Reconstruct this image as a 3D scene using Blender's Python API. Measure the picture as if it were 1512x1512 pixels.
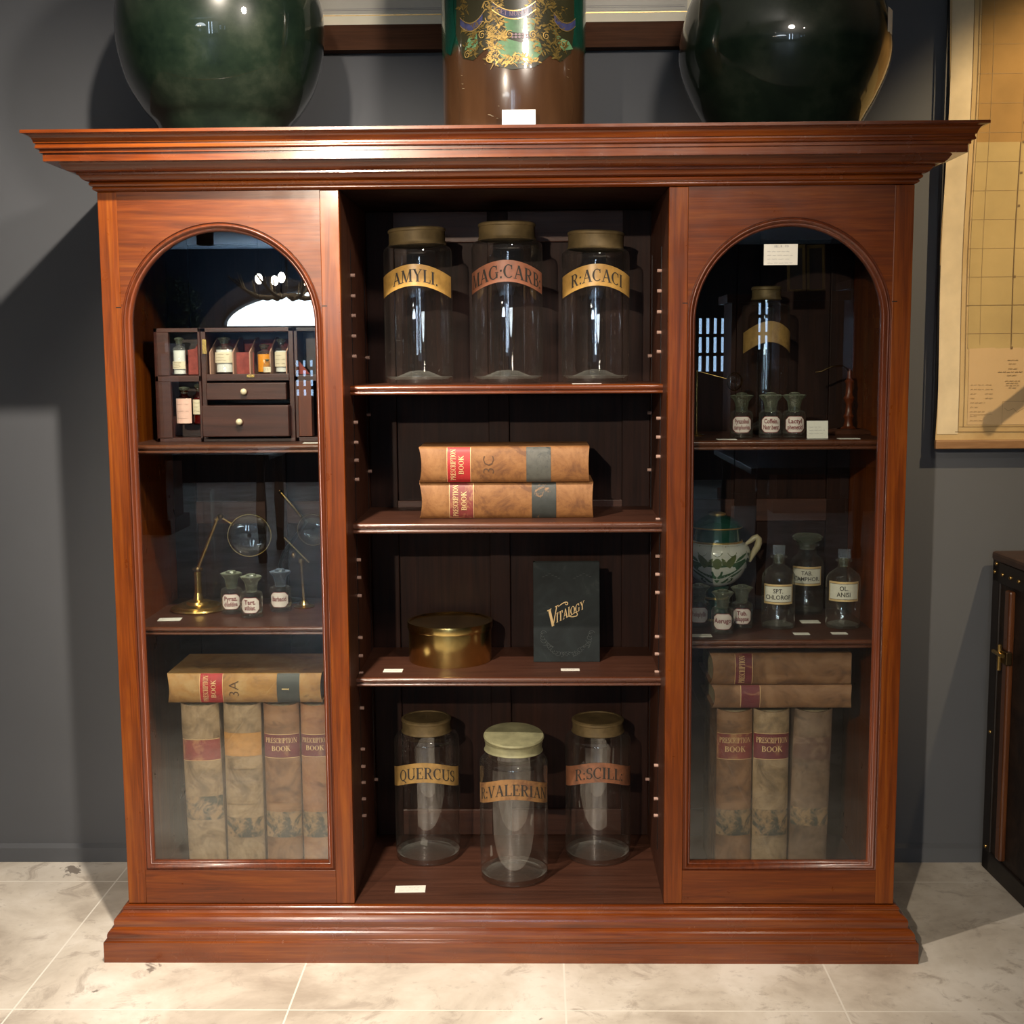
import bpy, math, random
from mathutils import Matrix, Vector, Euler
random.seed(7)
S = bpy.context.scene
for o in list(bpy.data.objects): bpy.data.objects.remove(o)
COL = S.collection
pi = math.pi

# ---------------------------------------------------------------- camera
cd = bpy.data.cameras.new('camera'); cam = bpy.data.objects.new('camera', cd); COL.objects.link(cam)
r = Vector((0.99981098, 0.01815775, -0.00695004)); u = Vector((0.00472627, 0.11975963, 0.99279167)); fw = Vector((-0.0188592, 0.99263686, -0.11965117))
M = Matrix(((r.x, u.x, -fw.x, .07025824), (r.y, u.y, -fw.y, -2.94975975), (r.z, u.z, -fw.z, 1.43777402), (0, 0, 0, 1)))
cam.matrix_world = M
cd.sensor_width = 36; cd.lens = 1883.6 / 1512 * 36; cd.clip_start = .05
S.camera = cam

# ---------------------------------------------------------------- world, lights, exposure
S.view_settings.view_transform = 'Standard'; S.view_settings.look = 'None'
S.view_settings.gamma = 1; S.view_settings.use_curve_mapping = False
S.view_settings.exposure = 0.0
w = bpy.data.worlds.new('World'); S.world = w; w.use_nodes = True
w.node_tree.nodes['Background'].inputs[0].default_value = (.35, .42, .55, 1)
w.node_tree.nodes['Background'].inputs[1].default_value = .05

def spot(name, loc, target, power, angle, col, blend=.5, rad=.02):
    l = bpy.data.lights.new(name, 'SPOT'); l.energy = power; l.color = col
    l.spot_size = math.radians(angle); l.spot_blend = blend; l.shadow_soft_size = rad
    o = bpy.data.objects.new(name, l); COL.objects.link(o); o.location = loc
    o.rotation_euler = (Vector(target) - Vector(loc)).to_track_quat('-Z', 'Y').to_euler()
    return o
SPOTS = [
    ('ceiling_spot_near', (-.46, -.80, 2.49), (-1.20, .10, .15), 215, 136, (1, .87, .72), 1, .02),
    ('added_floor_fill_spot', (-.90, -1.70, 2.49), (-.72, -.72, .0), 165, 60, (1, .87, .74), .9, .02),  # extra lamp added to brighten the floor at front left
    ('ceiling_spot_carboys', (.55, -1.45, 2.49), (-1.0, .50, 2.10), 95, 104, (1, .88, .75), .9, .09),
    ('ceiling_spot_far', (-1.0, -4.5, 2.50), (.0, .2, .80), 520, 34, (1, .85, .66), .6, .03),
    ('ceiling_spot_right', (.95, -1.75, 2.49), (.75, -.35, .1), 22, 115, (1, .86, .68), .8, .02),
    ('ceiling_spot_map', (1.75, -.70, 2.49), (1.62, .55, 1.65), 88, 64, (1, .74, .42), .5, .02),
]
for s in SPOTS: spot(*s)
def area(name, loc, target, power, sx, sy, col):
    l = bpy.data.lights.new(name, 'AREA'); l.shape = 'RECTANGLE'; l.size = sx; l.size_y = sy; l.energy = power; l.color = col
    o = bpy.data.objects.new(name, l); COL.objects.link(o); o.location = loc
    o.rotation_euler = (Vector(target) - Vector(loc)).to_track_quat('-Z', 'Y').to_euler(); return o
area('shop_window_daylight', (.2, -11.7, 1.6), (.0, 0, 1.2), 6, 2.6, 1.6, (.55, .75, 1))
area('ceiling_uplight_fill', (-2.4, -11.3, 1.6), (-2.4, -11.9, 2.7), 60, 2.2, .5, (.45, .70, 1))  # upward fill added to brighten the ceiling mirrored in the left door

# ---------------------------------------------------------------- materials
def newmat(name):
    m = bpy.data.materials.new(name); m.use_nodes = True
    nt = m.node_tree; return m, nt, nt.nodes['Principled BSDF']
def N(nt, t, **k):
    n = nt.nodes.new(t)
    for a, b in k.items(): setattr(n, a, b)
    return n
def coords(nt, scale=(1, 1, 1), loc=(0, 0, 0)):
    tc = N(nt, 'ShaderNodeTexCoord'); mp = N(nt, 'ShaderNodeMapping')
    mp.inputs['Scale'].default_value = scale; mp.inputs['Location'].default_value = loc
    nt.links.new(tc.outputs['Object'], mp.inputs['Vector']); return mp.outputs['Vector']
def noise(nt, vec, scale, detail=4, rough=.55, dist=0):
    n = N(nt, 'ShaderNodeTexNoise'); n.inputs['Scale'].default_value = scale; n.inputs['Detail'].default_value = detail
    n.inputs['Roughness'].default_value = rough; n.inputs['Distortion'].default_value = dist
    nt.links.new(vec, n.inputs['Vector']); return n.outputs['Fac']
def ramp(nt, fac, stops):
    rp = N(nt, 'ShaderNodeValToRGB'); e = rp.color_ramp.elements
    while len(e) > 1: e.remove(e[-1])
    e[0].position = stops[0][0]; e[0].color = (*stops[0][1], 1)
    for p, c in stops[1:]:
        x = e.new(p); x.color = (*c, 1)
    nt.links.new(fac, rp.inputs['Fac']); return rp.outputs['Color']
def mixc(nt, fac, a, b):
    m = N(nt, 'ShaderNodeMix', data_type='RGBA')
    if isinstance(fac, float): m.inputs[0].default_value = fac
    else: nt.links.new(fac, m.inputs[0])
    for i, c in ((6, a), (7, b)):
        if isinstance(c, tuple): m.inputs[i].default_value = (*c, 1)
        else: nt.links.new(c, m.inputs[i])
    return m.outputs[2]
def bump(nt, b, fac, strength=.2, dist=.002):
    n = N(nt, 'ShaderNodeBump'); n.inputs['Strength'].default_value = strength; n.inputs['Distance'].default_value = dist
    nt.links.new(fac, n.inputs['Height']); nt.links.new(n.outputs['Normal'], b.inputs['Normal'])
def thresh(nt, fac, a, b):
    return ramp(nt, fac, [(a, (0, 0, 0)), (b, (1, 1, 1))])

def wood(name, dark, mid, light, axis='z', rough=.28, coat=.25, seed=0, spec=.5):
    m, nt, b = newmat(name); b.inputs['Specular IOR Level'].default_value = spec
    sc = {'x': (1.5, 32, 32), 'z': (32, 32, 1.5), 'y': (32, 1.5, 32)}[axis]
    v = coords(nt, sc, (seed, seed * .7, seed * .3)); g = noise(nt, v, 1.6, 6, .6, 1.2)
    sc2 = {'x': (4, 90, 90), 'z': (90, 90, 4), 'y': (90, 4, 90)}[axis]
    f = noise(nt, coords(nt, sc2), 2, 3, .6)
    c = ramp(nt, g, [(.2, dark), (.48, mid), (.8, light)])
    c = mixc(nt, ramp(nt, f, [(.35, (.28, .28, .28)), (.6, (0, 0, 0))]), c, dark)
    big = noise(nt, coords(nt, (3, 3, 3), (seed, 1, 2)), 1.2, 3)
    c = mixc(nt, ramp(nt, big, [(.35, (0, 0, 0)), (.75, (.3, .3, .3))]), c, dark)
    nt.links.new(c, b.inputs['Base Color'])
    rr = noise(nt, coords(nt, (6, 6, 6)), 2.5, 5)
    rm = N(nt, 'ShaderNodeMapRange'); nt.links.new(rr, rm.inputs[0]); rm.inputs[3].default_value = rough - .08; rm.inputs[4].default_value = rough + .14
    nt.links.new(rm.outputs[0], b.inputs['Roughness'])
    b.inputs['Coat Weight'].default_value = coat; b.inputs['Coat Roughness'].default_value = .12
    bump(nt, b, f, .12, .001); return m
MD, MM, ML = (.050, .009, .0015), (.180, .038, .0030), (.30, .082, .0065)
mah_z = wood('mahogany_vertical', MD, MM, ML, 'z', seed=1, spec=.3, coat=.2)
mah_x = wood('mahogany_horizontal', (.040, .008, .0015), (.145, .030, .0035), (.24, .064, .0065), 'x', seed=5, spec=.3, coat=.2)
mah_m = wood('mahogany_moulding', (.045, .010, .003), (.12, .025, .006), (.19, .042, .009), 'z', rough=.32, coat=.12, seed=9)
crn = wood('mahogany_cornice', (.055, .010, .0015), (.165, .032, .0030), (.28, .070, .0060), 'x', rough=.22, coat=.4, seed=3)
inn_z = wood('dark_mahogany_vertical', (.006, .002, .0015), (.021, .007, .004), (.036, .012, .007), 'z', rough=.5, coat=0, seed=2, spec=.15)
inn_x = wood('dark_mahogany_horizontal', (.030, .012, .008), (.070, .026, .015), (.10, .040, .024), 'x', rough=.42, coat=.03, seed=4, spec=.3)
part_z = wood('partition_mahogany', (.025, .008, .005), (.075, .026, .014), (.11, .040, .022), 'z', rough=.45, coat=0, seed=22, spec=.25)
chestw = wood('chest_wood', (.018, .005, .004), (.055, .016, .011), (.080, .025, .016), 'x', rough=.35, coat=.15, seed=8)
blackwood = wood('black_wood', (.006, .004, .003), (.014, .009, .006), (.03, .018, .011), 'z', rough=.4, coat=.1, seed=12)

def plain(name, col, rough=.5, metal=0, coat=0, spec=.5, var=.0, vs=8, emis=None, es=0, bmp=0):
    m, nt, b = newmat(name)
    if var:
        n = noise(nt, coords(nt, (vs,) * 3), 1, 5)
        d = tuple(max(0, x * (1 - var)) for x in col); l = tuple(min(1, x * (1 + var)) for x in col)
        nt.links.new(ramp(nt, n, [(.3, d), (.7, l)]), b.inputs['Base Color'])
        if bmp: bump(nt, b, n, bmp, .002)
    else: b.inputs['Base Color'].default_value = (*col, 1)
    b.inputs['Roughness'].default_value = rough; b.inputs['Metallic'].default_value = metal
    b.inputs['Coat Weight'].default_value = coat; b.inputs['Specular IOR Level'].default_value = spec
    if emis: b.inputs['Emission Color'].default_value = (*emis, 1); b.inputs['Emission Strength'].default_value = es
    return m
brass = plain('aged_brass', (.50, .33, .11), .26, .95, var=.3, vs=18)
tinbrass = plain('polished_brass', (.66, .49, .18), .22, 1, var=.35, vs=14)
darkbrass = plain('tarnished_brass', (.13, .085, .04), .4, 1, var=.3, vs=30)
lidm = plain('tin_lid_gilt', (.15, .105, .045), .6, .35, var=.4, vs=25, bmp=.15)
lidgreen = plain('tin_lid_greenish', (.26, .25, .14), .55, .25, var=.3, vs=25)
black = plain('black_metal', (.012, .012, .012), .35, .5)
ivory = plain('ivory', (.72, .62, .42), .35, coat=.3)
card = plain('card_white', (.80, .78, .70), .8, var=.05, vs=30)
cardw = plain('card_bright_white', (.92, .92, .88), .8)
ink = plain('ink_dark', (.03, .025, .02), .7)
inkblue = plain('ink_faded', (.30, .29, .30), .8)
inkred = plain('ink_maroon', (.20, .03, .035), .6)
gold = plain('gold_leaf', (.80, .55, .20), .33, .85, var=.25, vs=60)
goldj = plain('gilding', (.50, .33, .10), .5, .5, var=.4, vs=70)
goldflat = plain('gold_print', (.72, .52, .25), .5, .3)
pegm = plain('peg_wood', (.50, .32, .26), .6, var=.2, vs=60)
white_l = plain('label_white', (.74, .66, .60), .5, coat=.3)
white_b = plain('label_bone', (.66, .64, .54), .45, coat=.4)
pagem = plain('page_edges', (.42, .34, .22), .9, var=.25, vs=90)
velvet = plain('red_velvet', (.22, .045, .035), .95, var=.3, vs=60)
def glassm(name, tint=(.97, .98, .97), edge=(.62, .66, .66), gl=1.0, base=.045, rough=.0, rim_haze=0, dcol=(.6, .62, .56), bmp=0):
    m = bpy.data.materials.new(name); m.use_nodes = True; nt = m.node_tree; nt.nodes.clear()
    out = N(nt, 'ShaderNodeOutputMaterial'); lw = N(nt, 'ShaderNodeLayerWeight'); lw.inputs[0].default_value = .5
    tr = N(nt, 'ShaderNodeBsdfTransparent'); g = N(nt, 'ShaderNodeBsdfGlossy'); g.inputs['Roughness'].default_value = rough
    g.inputs['Color'].default_value = (gl, gl, gl, 1)
    p = N(nt, 'ShaderNodeMath', operation='POWER'); nt.links.new(lw.outputs['Facing'], p.inputs[0]); p.inputs[1].default_value = 5
    ma = N(nt, 'ShaderNodeMath', operation='MULTIPLY_ADD'); nt.links.new(p.outputs[0], ma.inputs[0]); ma.inputs[1].default_value = .9; ma.inputs[2].default_value = base
    p2 = N(nt, 'ShaderNodeMath', operation='POWER'); nt.links.new(lw.outputs['Facing'], p2.inputs[0]); p2.inputs[1].default_value = 3.5
    nt.links.new(mixc(nt, p2.outputs[0], tint, edge), tr.inputs['Color'])
    mx = N(nt, 'ShaderNodeMixShader'); nt.links.new(ma.outputs[0], mx.inputs[0]); nt.links.new(tr.outputs[0], mx.inputs[1]); nt.links.new(g.outputs[0], mx.inputs[2])
    last = mx.outputs[0]
    if rim_haze:  # painted rim light: pale diffuse haze mixed in, strongest at the edges
        df = N(nt, 'ShaderNodeBsdfDiffuse'); df.inputs['Color'].default_value = (*dcol, 1)
        q = N(nt, 'ShaderNodeMath', operation='MULTIPLY_ADD'); nt.links.new(p2.outputs[0], q.inputs[0]); q.inputs[1].default_value = rim_haze * 8; q.inputs[2].default_value = rim_haze
        q.use_clamp = True; m2 = N(nt, 'ShaderNodeMixShader'); nt.links.new(q.outputs[0], m2.inputs[0]); nt.links.new(last, m2.inputs[1]); nt.links.new(df.outputs[0], m2.inputs[2]); last = m2.outputs[0]
    if bmp:
        bn = N(nt, 'ShaderNodeBump'); bn.inputs['Strength'].default_value = bmp; bn.inputs['Distance'].default_value = .01
        nt.links.new(noise(nt, coords(nt, (1, 1, 1)), 55, 3), bn.inputs['Height']); nt.links.new(bn.outputs['Normal'], g.inputs['Normal'])
    nt.links.new(last, out.inputs['Surface']); return m
pane = glassm('door_glass', (.94, .96, .95), (.8, .85, .85), 1, .065)
jarg = glassm('jar_glass', (.97, .97, .96), (.55, .55, .55), 1, .09, rim_haze=.004)
jarb = glassm('jar_base_glass', (.9, .9, .88), (.5, .5, .5), 1, .22, rim_haze=.03, bmp=.8)
botg = glassm('bottle_glass', (.95, .96, .94), (.50, .55, .52), 1, .12, rim_haze=.016)
botb = glassm('bottle_base_glass', (.9, .92, .9), (.5, .55, .5), 1, .25, rim_haze=.04, bmp=.6)
lensg = glassm('lens_glass', (.88, .88, .86), (.5, .5, .5), 1, .10)
amberg = glassm('amber_glass', (.55, .22, .12), (.3, .08, .05), 1, .06)
def frosted(name, col):
    m, nt, b = newmat(name); b.inputs['Base Color'].default_value = (*col, 1); b.inputs['Roughness'].default_value = .25
    b.inputs['Coat Weight'].default_value = .6; b.inputs['Alpha'].default_value = .62
    n = noise(nt, coords(nt, (120,) * 3), 1, 3); bump(nt, b, n, .6, .004); return m
stopg = glassm('stopper_glass', (.62, .66, .58), (.25, .28, .22), 1, .16, .08, rim_haze=.12, dcol=(.30, .33, .24), bmp=.5); stopb = glassm('stopper_glass_blue', (.6, .66, .72), (.25, .3, .36), 1, .16, .08, rim_haze=.12, dcol=(.25, .32, .42), bmp=.5)
def carboy_glass():
    m, nt, b = newmat('carboy_green_glass')
    n = noise(nt, coords(nt, (5, 5, 5)), 1.3, 8, .68)
    c = ramp(nt, n, [(.35, (.003, .007, .005)), (.52, (.008, .015, .009)), (.66, (.020, .028, .018)), (.78, (.050, .058, .045))])
    nt.links.new(c, b.inputs['Base Color']); b.inputs['Roughness'].default_value = .3; b.inputs['Specular IOR Level'].default_value = .2
    b.inputs['Coat Weight'].default_value = 1; b.inputs['Coat Roughness'].default_value = .02
    b.inputs['Transmission Weight'].default_value = .0; return m
carb = carboy_glass()
def leather(name, base, dark, light, seed, wearc=None):
    m, nt, b = newmat(name)
    v = coords(nt, (1, 1, 1), (seed, seed, seed))
    n = noise(nt, v, 13, 8, .7, .8); n2 = noise(nt, v, 50, 5, .65); n3 = noise(nt, v, 11, 6, .6, 1.2)
    c = ramp(nt, n, [(.34, dark), (.48, base), (.64, light)])
    c = mixc(nt, ramp(nt, n2, [(.55, (0, 0, 0)), (.72, (.5, .5, .5))]), c, dark)
    c = mixc(nt, ramp(nt, n3, [(.62, (0, 0, 0)), (.66, (.75, .75, .75))]), c, wearc or dark)
    nt.links.new(c, b.inputs['Base Color']); b.inputs['Roughness'].default_value = .62; bump(nt, b, n2, .35, .002); return m
def worn(name, col, under, seed, th=(.52, .6), gilt=False, rough=.45):
    m, nt, b = newmat(name)
    v = coords(nt, (1, 1, 1), (seed, seed * 2, seed)); n = noise(nt, v, 22, 8, .7, .6); n2 = noise(nt, v, 60, 4)
    c = mixc(nt, ramp(nt, n2, [(.4, (0, 0, 0)), (.7, (.5, .5, .5))]), col, tuple(x * .5 for x in col))
    c = mixc(nt, thresh(nt, n, *th), c, under)
    nt.links.new(c, b.inputs['Base Color']); b.inputs['Roughness'].default_value = rough; return m
tan = leather('leather_tan', (.25, .105, .030), (.13, .05, .018), (.34, .16, .055), 1)
tan2 = leather('leather_ochre', (.38, .19, .055), (.20, .10, .035), (.44, .27, .11), 4)
tan3 = leather('leather_grey_buff', (.27, .18, .10), (.12, .075, .04), (.40, .28, .17), 8)
tan4 = leather('leather_brown', (.21, .10, .045), (.10, .045, .02), (.30, .16, .08), 12)
tan5 = leather('leather_rust', (.27, .115, .05), (.12, .045, .02), (.36, .18, .08), 16)
redl = worn('red_label', (.42, .018, .020), (.55, .16, .07), 2, (.62, .7))
redw = worn('red_label_worn', (.24, .045, .04), (.40, .19, .09), 5, (.50, .62))
redw2 = worn('maroon_label', (.15, .022, .03), (.30, .14, .07), 9, (.55, .66))
orangel = worn('tan_label', (.46, .22, .06), (.25, .05, .04), 3, (.62, .7))
blkl = worn('black_label', (.045, .05, .045), (.30, .16, .07), 6, (.60, .66))
blkl2 = worn('grey_label', (.10, .10, .085), (.02, .03, .03), 7, (.56, .66))
blkw = worn('black_label_worn', (.06, .06, .05), (.30, .19, .10), 11, (.47, .58))

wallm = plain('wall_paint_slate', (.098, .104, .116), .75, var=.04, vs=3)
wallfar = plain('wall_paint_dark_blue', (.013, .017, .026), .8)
ceilm = plain('ceiling_paint', (.55, .58, .62), .8)
def floor_mat():
    m, nt, b = newmat('limestone_tiles')
    v = coords(nt, (1, 1, 1)); n = noise(nt, v, 2.6, 8, .62, .4); n2 = noise(nt, v, 9, 8, .7, .8); n3 = noise(nt, v, 40, 4)
    c = ramp(nt, n, [(.34, (.46, .40, .33)), (.5, (.70, .64, .55)), (.64, (.86, .81, .73))])
    c = mixc(nt, ramp(nt, n2, [(.56, (0, 0, 0)), (.66, (.75, .75, .75))]), c, (.44, .38, .32))
    n4 = noise(nt, coords(nt, (1, 1, 1), (5, 3, 0)), 5, 6, .6, .6)
    c = mixc(nt, ramp(nt, n4, [(.69, (0, 0, 0)), (.71, (.9, .9, .9))]), c, (.20, .17, .145))
    c = mixc(nt, ramp(nt, n3, [(.6, (0, 0, 0)), (.75, (.3, .3, .3))]), c, (.25, .21, .18))
    br = N(nt, 'ShaderNodeTexBrick'); br.offset = 0; br.squash = 1
    mp = coords(nt, (1, 1, 1), (1.104 + .6175 * 20, .271 + .702 * 30, 0)); nt.links.new(mp, br.inputs['Vector'])
    br.inputs['Scale'].default_value = 1; br.inputs['Brick Width'].default_value = .6175; br.inputs['Row Height'].default_value = .702
    br.inputs['Mortar Size'].default_value = .0022; br.inputs['Mortar Smooth'].default_value = .1; br.inputs['Bias'].default_value = 0
    c = mixc(nt, br.outputs['Fac'], c, (.88, .84, .76))
    nt.links.new(c, b.inputs['Base Color']); b.inputs['Roughness'].default_value = .42; bump(nt, b, n2, .08, .002); return m

# ---------------------------------------------------------------- mesh helpers
class MB:
    def __init__(s): s.v = []; s.f = []; s.m = []; s.s = []; s.mats = []
    def mi(s, m):
        if m not in s.mats: s.mats.append(m)
        return s.mats.index(m)
    def add(s, vs, fs, m, smooth=False, M=None):
        o = len(s.v); k = s.mi(m)
        s.v += [(M @ Vector(p))[:] if M else tuple(p) for p in vs]
        for f in fs: s.f.append([o + i for i in f]); s.m.append(k); s.s.append(smooth)
        return s
    def box(s, x0, x1, y0, y1, z0, z1, m, M=None):
        vs = [(x, y, z) for z in (z0, z1) for y in (y0, y1) for x in (x0, x1)]
        return s.add(vs, [(0, 2, 3, 1), (4, 5, 7, 6), (0, 1, 5, 4), (2, 6, 7, 3), (0, 4, 6, 2), (1, 3, 7, 5)], m, False, M)
    def lathe(s, prof, m, n=40, c=(0, 0, 0), M=None, rx=1, ry=1, wob=None):
        P = [prof[0]]
        for i in range(1, len(prof) - 1):
            a = Vector((prof[i][0] - prof[i-1][0], prof[i][1] - prof[i-1][1])); b = Vector((prof[i+1][0] - prof[i][0], prof[i+1][1] - prof[i][1]))
            P.append(prof[i])
            if a.length > 1e-7 and b.length > 1e-7 and a.angle(b) > .6: P.append(None); P.append(prof[i])
        P.append(prof[-1])
        runs = [[]]
        for p in P:
            if p is None: runs.append([])
            else: runs[-1].append(p)
        for run in runs:
            if len(run) < 2: continue
            vs = []; fs = []
            for (rr, z) in run:
                for k in range(n):
                    a = 2 * pi * k / n; q = rr * (wob(a, z) if wob else 1)
                    vs.append((c[0] + q * rx * math.cos(a), c[1] + q * ry * math.sin(a), c[2] + z))
            for i in range(len(run) - 1):
                for k in range(n):
                    k2 = (k + 1) % n; fs.append((i*n+k, i*n+k2, (i+1)*n+k2, (i+1)*n+k))
            s.add(vs, fs, m, True, M)
        return s
    def tube(s, pts, rad, m, n=10, M=None, caps=True):
        pts = [Vector(p) for p in pts]; rads = rad if isinstance(rad, (list, tuple)) else [rad] * len(pts)
        vs = []; fs = []; up = None
        for i, p in enumerate(pts):
            t = (pts[min(i+1, len(pts)-1)] - pts[max(i-1, 0)]).normalized()
            if up is None: up = Vector((0, 0, 1)) if abs(t.z) < .9 else Vector((1, 0, 0))
            sd = t.cross(up).normalized(); up = sd.cross(t).normalized()
            for k in range(n):
                a = 2 * pi * k / n; vs.append(tuple(p + (sd * math.cos(a) + up * math.sin(a)) * rads[i]))
        for i in range(len(pts) - 1):
            for k in range(n):
                k2 = (k + 1) % n; fs.append((i*n+k, i*n+k2, (i+1)*n+k2, (i+1)*n+k))
        s.add(vs, fs, m, True, M)
        if caps:
            L = (len(pts) - 1) * n
            s.add(vs[:n], [tuple(reversed(range(n)))], m, False, M); s.add(vs[L:L+n], [tuple(range(n))], m, False, M)
        return s
    def prism(s, poly, y0, y1, m, M=None):
        n = len(poly); vs = [(x, y0, z) for x, z in poly] + [(x, y1, z) for x, z in poly]
        fs = [tuple(range(n)), tuple(reversed(range(n, 2 * n)))] + [(i, n + i, n + (i + 1) % n, (i + 1) % n) for i in range(n)]
        return s.add(vs, fs, m, False, M)
    def sphere(s, c, rr, m, n=16, sc=(1, 1, 1), M=None):
        prof = [(rr * math.sin(pi * i / n) + 1e-6, -rr * math.cos(pi * i / n)) for i in range(n + 1)]
        vs = []; fs = []; k = 2 * n
        for q, z in prof:
            for j in range(k):
                a = 2 * pi * j / k; vs.append((c[0] + q * sc[0] * math.cos(a), c[1] + q * sc[1] * math.sin(a), c[2] + z * sc[2]))
        for i in range(n):
            for j in range(k): fs.append((i*k+j, i*k+(j+1) % k, (i+1)*k+(j+1) % k, (i+1)*k+j))
        return s.add(vs, fs, m, True, M)
    def build(s, name, parent=None, loc=None, bevel=0):
        me = bpy.data.meshes.new(name); me.from_pydata(s.v, [], s.f)
        for m in s.mats: me.materials.append(m)
        me.polygons.foreach_set('material_index', s.m); me.polygons.foreach_set('use_smooth', s.s); me.update()
        o = bpy.data.objects.new(name, me); COL.objects.link(o)
        if parent: o.parent = parent
        if loc: o.location = loc
        if bevel:
            b = o.modifiers.new('bevel', 'BEVEL'); b.width = bevel; b.segments = 2; b.limit_method = 'ANGLE'
        return o
def thing(name, label, cat, loc=(0, 0, 0), rot=(0, 0, 0), group=None):
    o = bpy.data.objects.new(name, None); COL.objects.link(o); o.location = loc; o.rotation_euler = rot; o.empty_display_size = .05
    o['label'] = label; o['category'] = cat
    if group: o['group'] = group
    return o
def tag(o, label, cat, group=None):
    o['label'] = label; o['category'] = cat
    if group: o['group'] = group
    return o
def struct(o): o['kind'] = 'structure'; return o

# --------- roman capitals drawn with strokes
def arc(cx, cz, rx, rz, a0, a1, wm, n=14):
    out = []
    for i in range(n):
        q = []
        for t in (i, i + 1):
            a = math.radians(a0 + (a1 - a0) * t / n); wd = .07 + (wm - .07) * abs(math.cos(a)) ** 1.5
            q.append(((cx + (rx - wd / 2) * math.cos(a), cz + (rz - .035) * math.sin(a)), (cx + (rx + wd / 2) * math.cos(a), cz + (rz + .035) * math.sin(a))))
        out.append([q[0][0], q[0][1], q[1][1], q[1][0]])
    return out
def ln(x0, z0, x1, z1, wd): return [[(x0 - wd/2, z0), (x0 + wd/2, z0), (x1 + wd/2, z1), (x1 - wd/2, z1)]]
def hz(x0, x1, z, h=.06): return [[(x0, z - h/2), (x1, z - h/2), (x1, z + h/2), (x0, z + h/2)]]
def sf(x, z, wd=.34): return hz(x - wd/2, x + wd/2, z + (.025 if z < .5 else -.025), .05)
T, t_ = .19, .075
def glyph(c):
    if c == 'A': return .95, ln(.14, 0, .47, 1, t_) + ln(.47, 1, .80, 0, T) + hz(.25, .68, .35) + sf(.14, 0, .28) + sf(.80, 0)
    if c == 'M': return 1.15, ln(.16, 0, .20, 1, t_) + ln(.22, 1, .56, 0, T*.9) + ln(.56, 0, .92, 1, t_) + ln(.95, 0, .93, 1, T) + sf(.16, 0, .28) + sf(.95, 0) + sf(.16, 1, .24) + sf(.98, 1, .26)
    if c == 'N': return 1.0, ln(.16, 0, .16, 1, t_) + ln(.2, 1, .84, 0, T) + ln(.86, 0, .86, 1, t_) + sf(.16, 0, .28) + sf(.86, 1, .28) + sf(.14, 1, .24)
    if c == 'V': return .92, ln(.16, 1, .47, 0, T) + ln(.47, 0, .78, 1, t_) + sf(.16, 1) + sf(.78, 1, .28)
    if c == 'Y': return .92, ln(.16, 1, .46, .45, T) + ln(.46, .45, .77, 1, t_) + ln(.46, 0, .46, .5, T) + sf(.16, 1) + sf(.77, 1, .28) + sf(.46, 0)
    if c == 'I': return .46, ln(.22, 0, .22, 1, T) + sf(.22, 0) + sf(.22, 1)
    if c == 'L': return .78, ln(.22, 0, .22, 1, T) + sf(.22, 1) + hz(.06, .70, .03) + ln(.70, 0, .73, .28, t_)
    if c == 'E': return .80, ln(.22, 0, .22, 1, T) + hz(.06, .70, .03) + hz(.06, .68, .97) + hz(.2, .52, .52) + ln(.70, 0, .73, .26, t_) + ln(.68, 1, .68, .76, t_) + ln(.52, .40, .52, .64, t_)
    if c == 'F': return .74, ln(.22, 0, .22, 1, T) + sf(.22, 0) + hz(.06, .66, .97) + hz(.2, .50, .52) + ln(.66, 1, .66, .76, t_) + ln(.50, .40, .50, .64, t_)
    if c == 'T': return .86, ln(.42, 0, .42, 1, T) + sf(.42, 0) + hz(.06, .78, .97) + ln(.08, 1, .08, .74, t_) + ln(.76, 1, .76, .74, t_)
    if c == 'H': return 1.0, ln(.22, 0, .22, 1, T) + ln(.78, 0, .78, 1, T) + hz(.2, .8, .52) + sf(.22, 0) + sf(.22, 1) + sf(.78, 0) + sf(.78, 1)
    if c == 'P': return .80, ln(.22, 0, .22, 1, T) + sf(.22, 0) + hz(.06, .42, .97) + hz(.2, .42, .5) + arc(.42, .735, .25, .235, -90, 90, T)
    if c == 'R': return .92, ln(.22, 0, .22, 1, T) + sf(.22, 0) + hz(.06, .42, .97) + hz(.2, .42, .52) + arc(.42, .745, .25, .225, -90, 90, T) + ln(.45, .52, .74, 0, T*.9) + sf(.78, 0, .22)
    if c == 'B': return .86, ln(.22, 0, .22, 1, T) + hz(.06, .42, .97) + hz(.2, .42, .53) + hz(.06, .42, .03) + arc(.40, .75, .22, .22, -90, 90, T) + arc(.42, .28, .27, .25, -90, 90, T)
    if c == 'D': return .95, ln(.22, 0, .22, 1, T) + hz(.06, .42, .97) + hz(.06, .42, .03) + arc(.42, .5, .38, .47, -90, 90, T)
    if c == 'O': return .98, arc(.48, .5, .36, .47, 0, 360, T, 24)
    if c == 'Q': return .98, arc(.48, .5, .36, .47, 0, 360, T, 24) + ln(.46, .12, .86, -.2, T*.8)
    if c == 'C': return .88, arc(.48, .5, .36, .47, 45, 315, T, 18) + ln(.74, .66, .74, .98, t_)
    if c == 'G': return .96, arc(.48, .5, .36, .47, 45, 330, T, 18) + ln(.76, .06, .76, .42, T*.8) + sf(.76, .44, .3) + ln(.74, .68, .74, .98, t_)
    if c == 'S': return .72, arc(.36, .735, .22, .235, 40, 270, T*.9, 12) + arc(.36, .265, .24, .235, -140, 90, T*.9, 12) + ln(.58, .72, .58, .98, t_) + ln(.12, .02, .12, .28, t_)
    if c == 'U': return .98, ln(.2, .3, .2, 1, T) + ln(.80, .3, .80, 1, t_) + arc(.5, .32, .30, .29, 180, 360, T, 12) + sf(.2, 1) + sf(.8, 1, .28)
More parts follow.
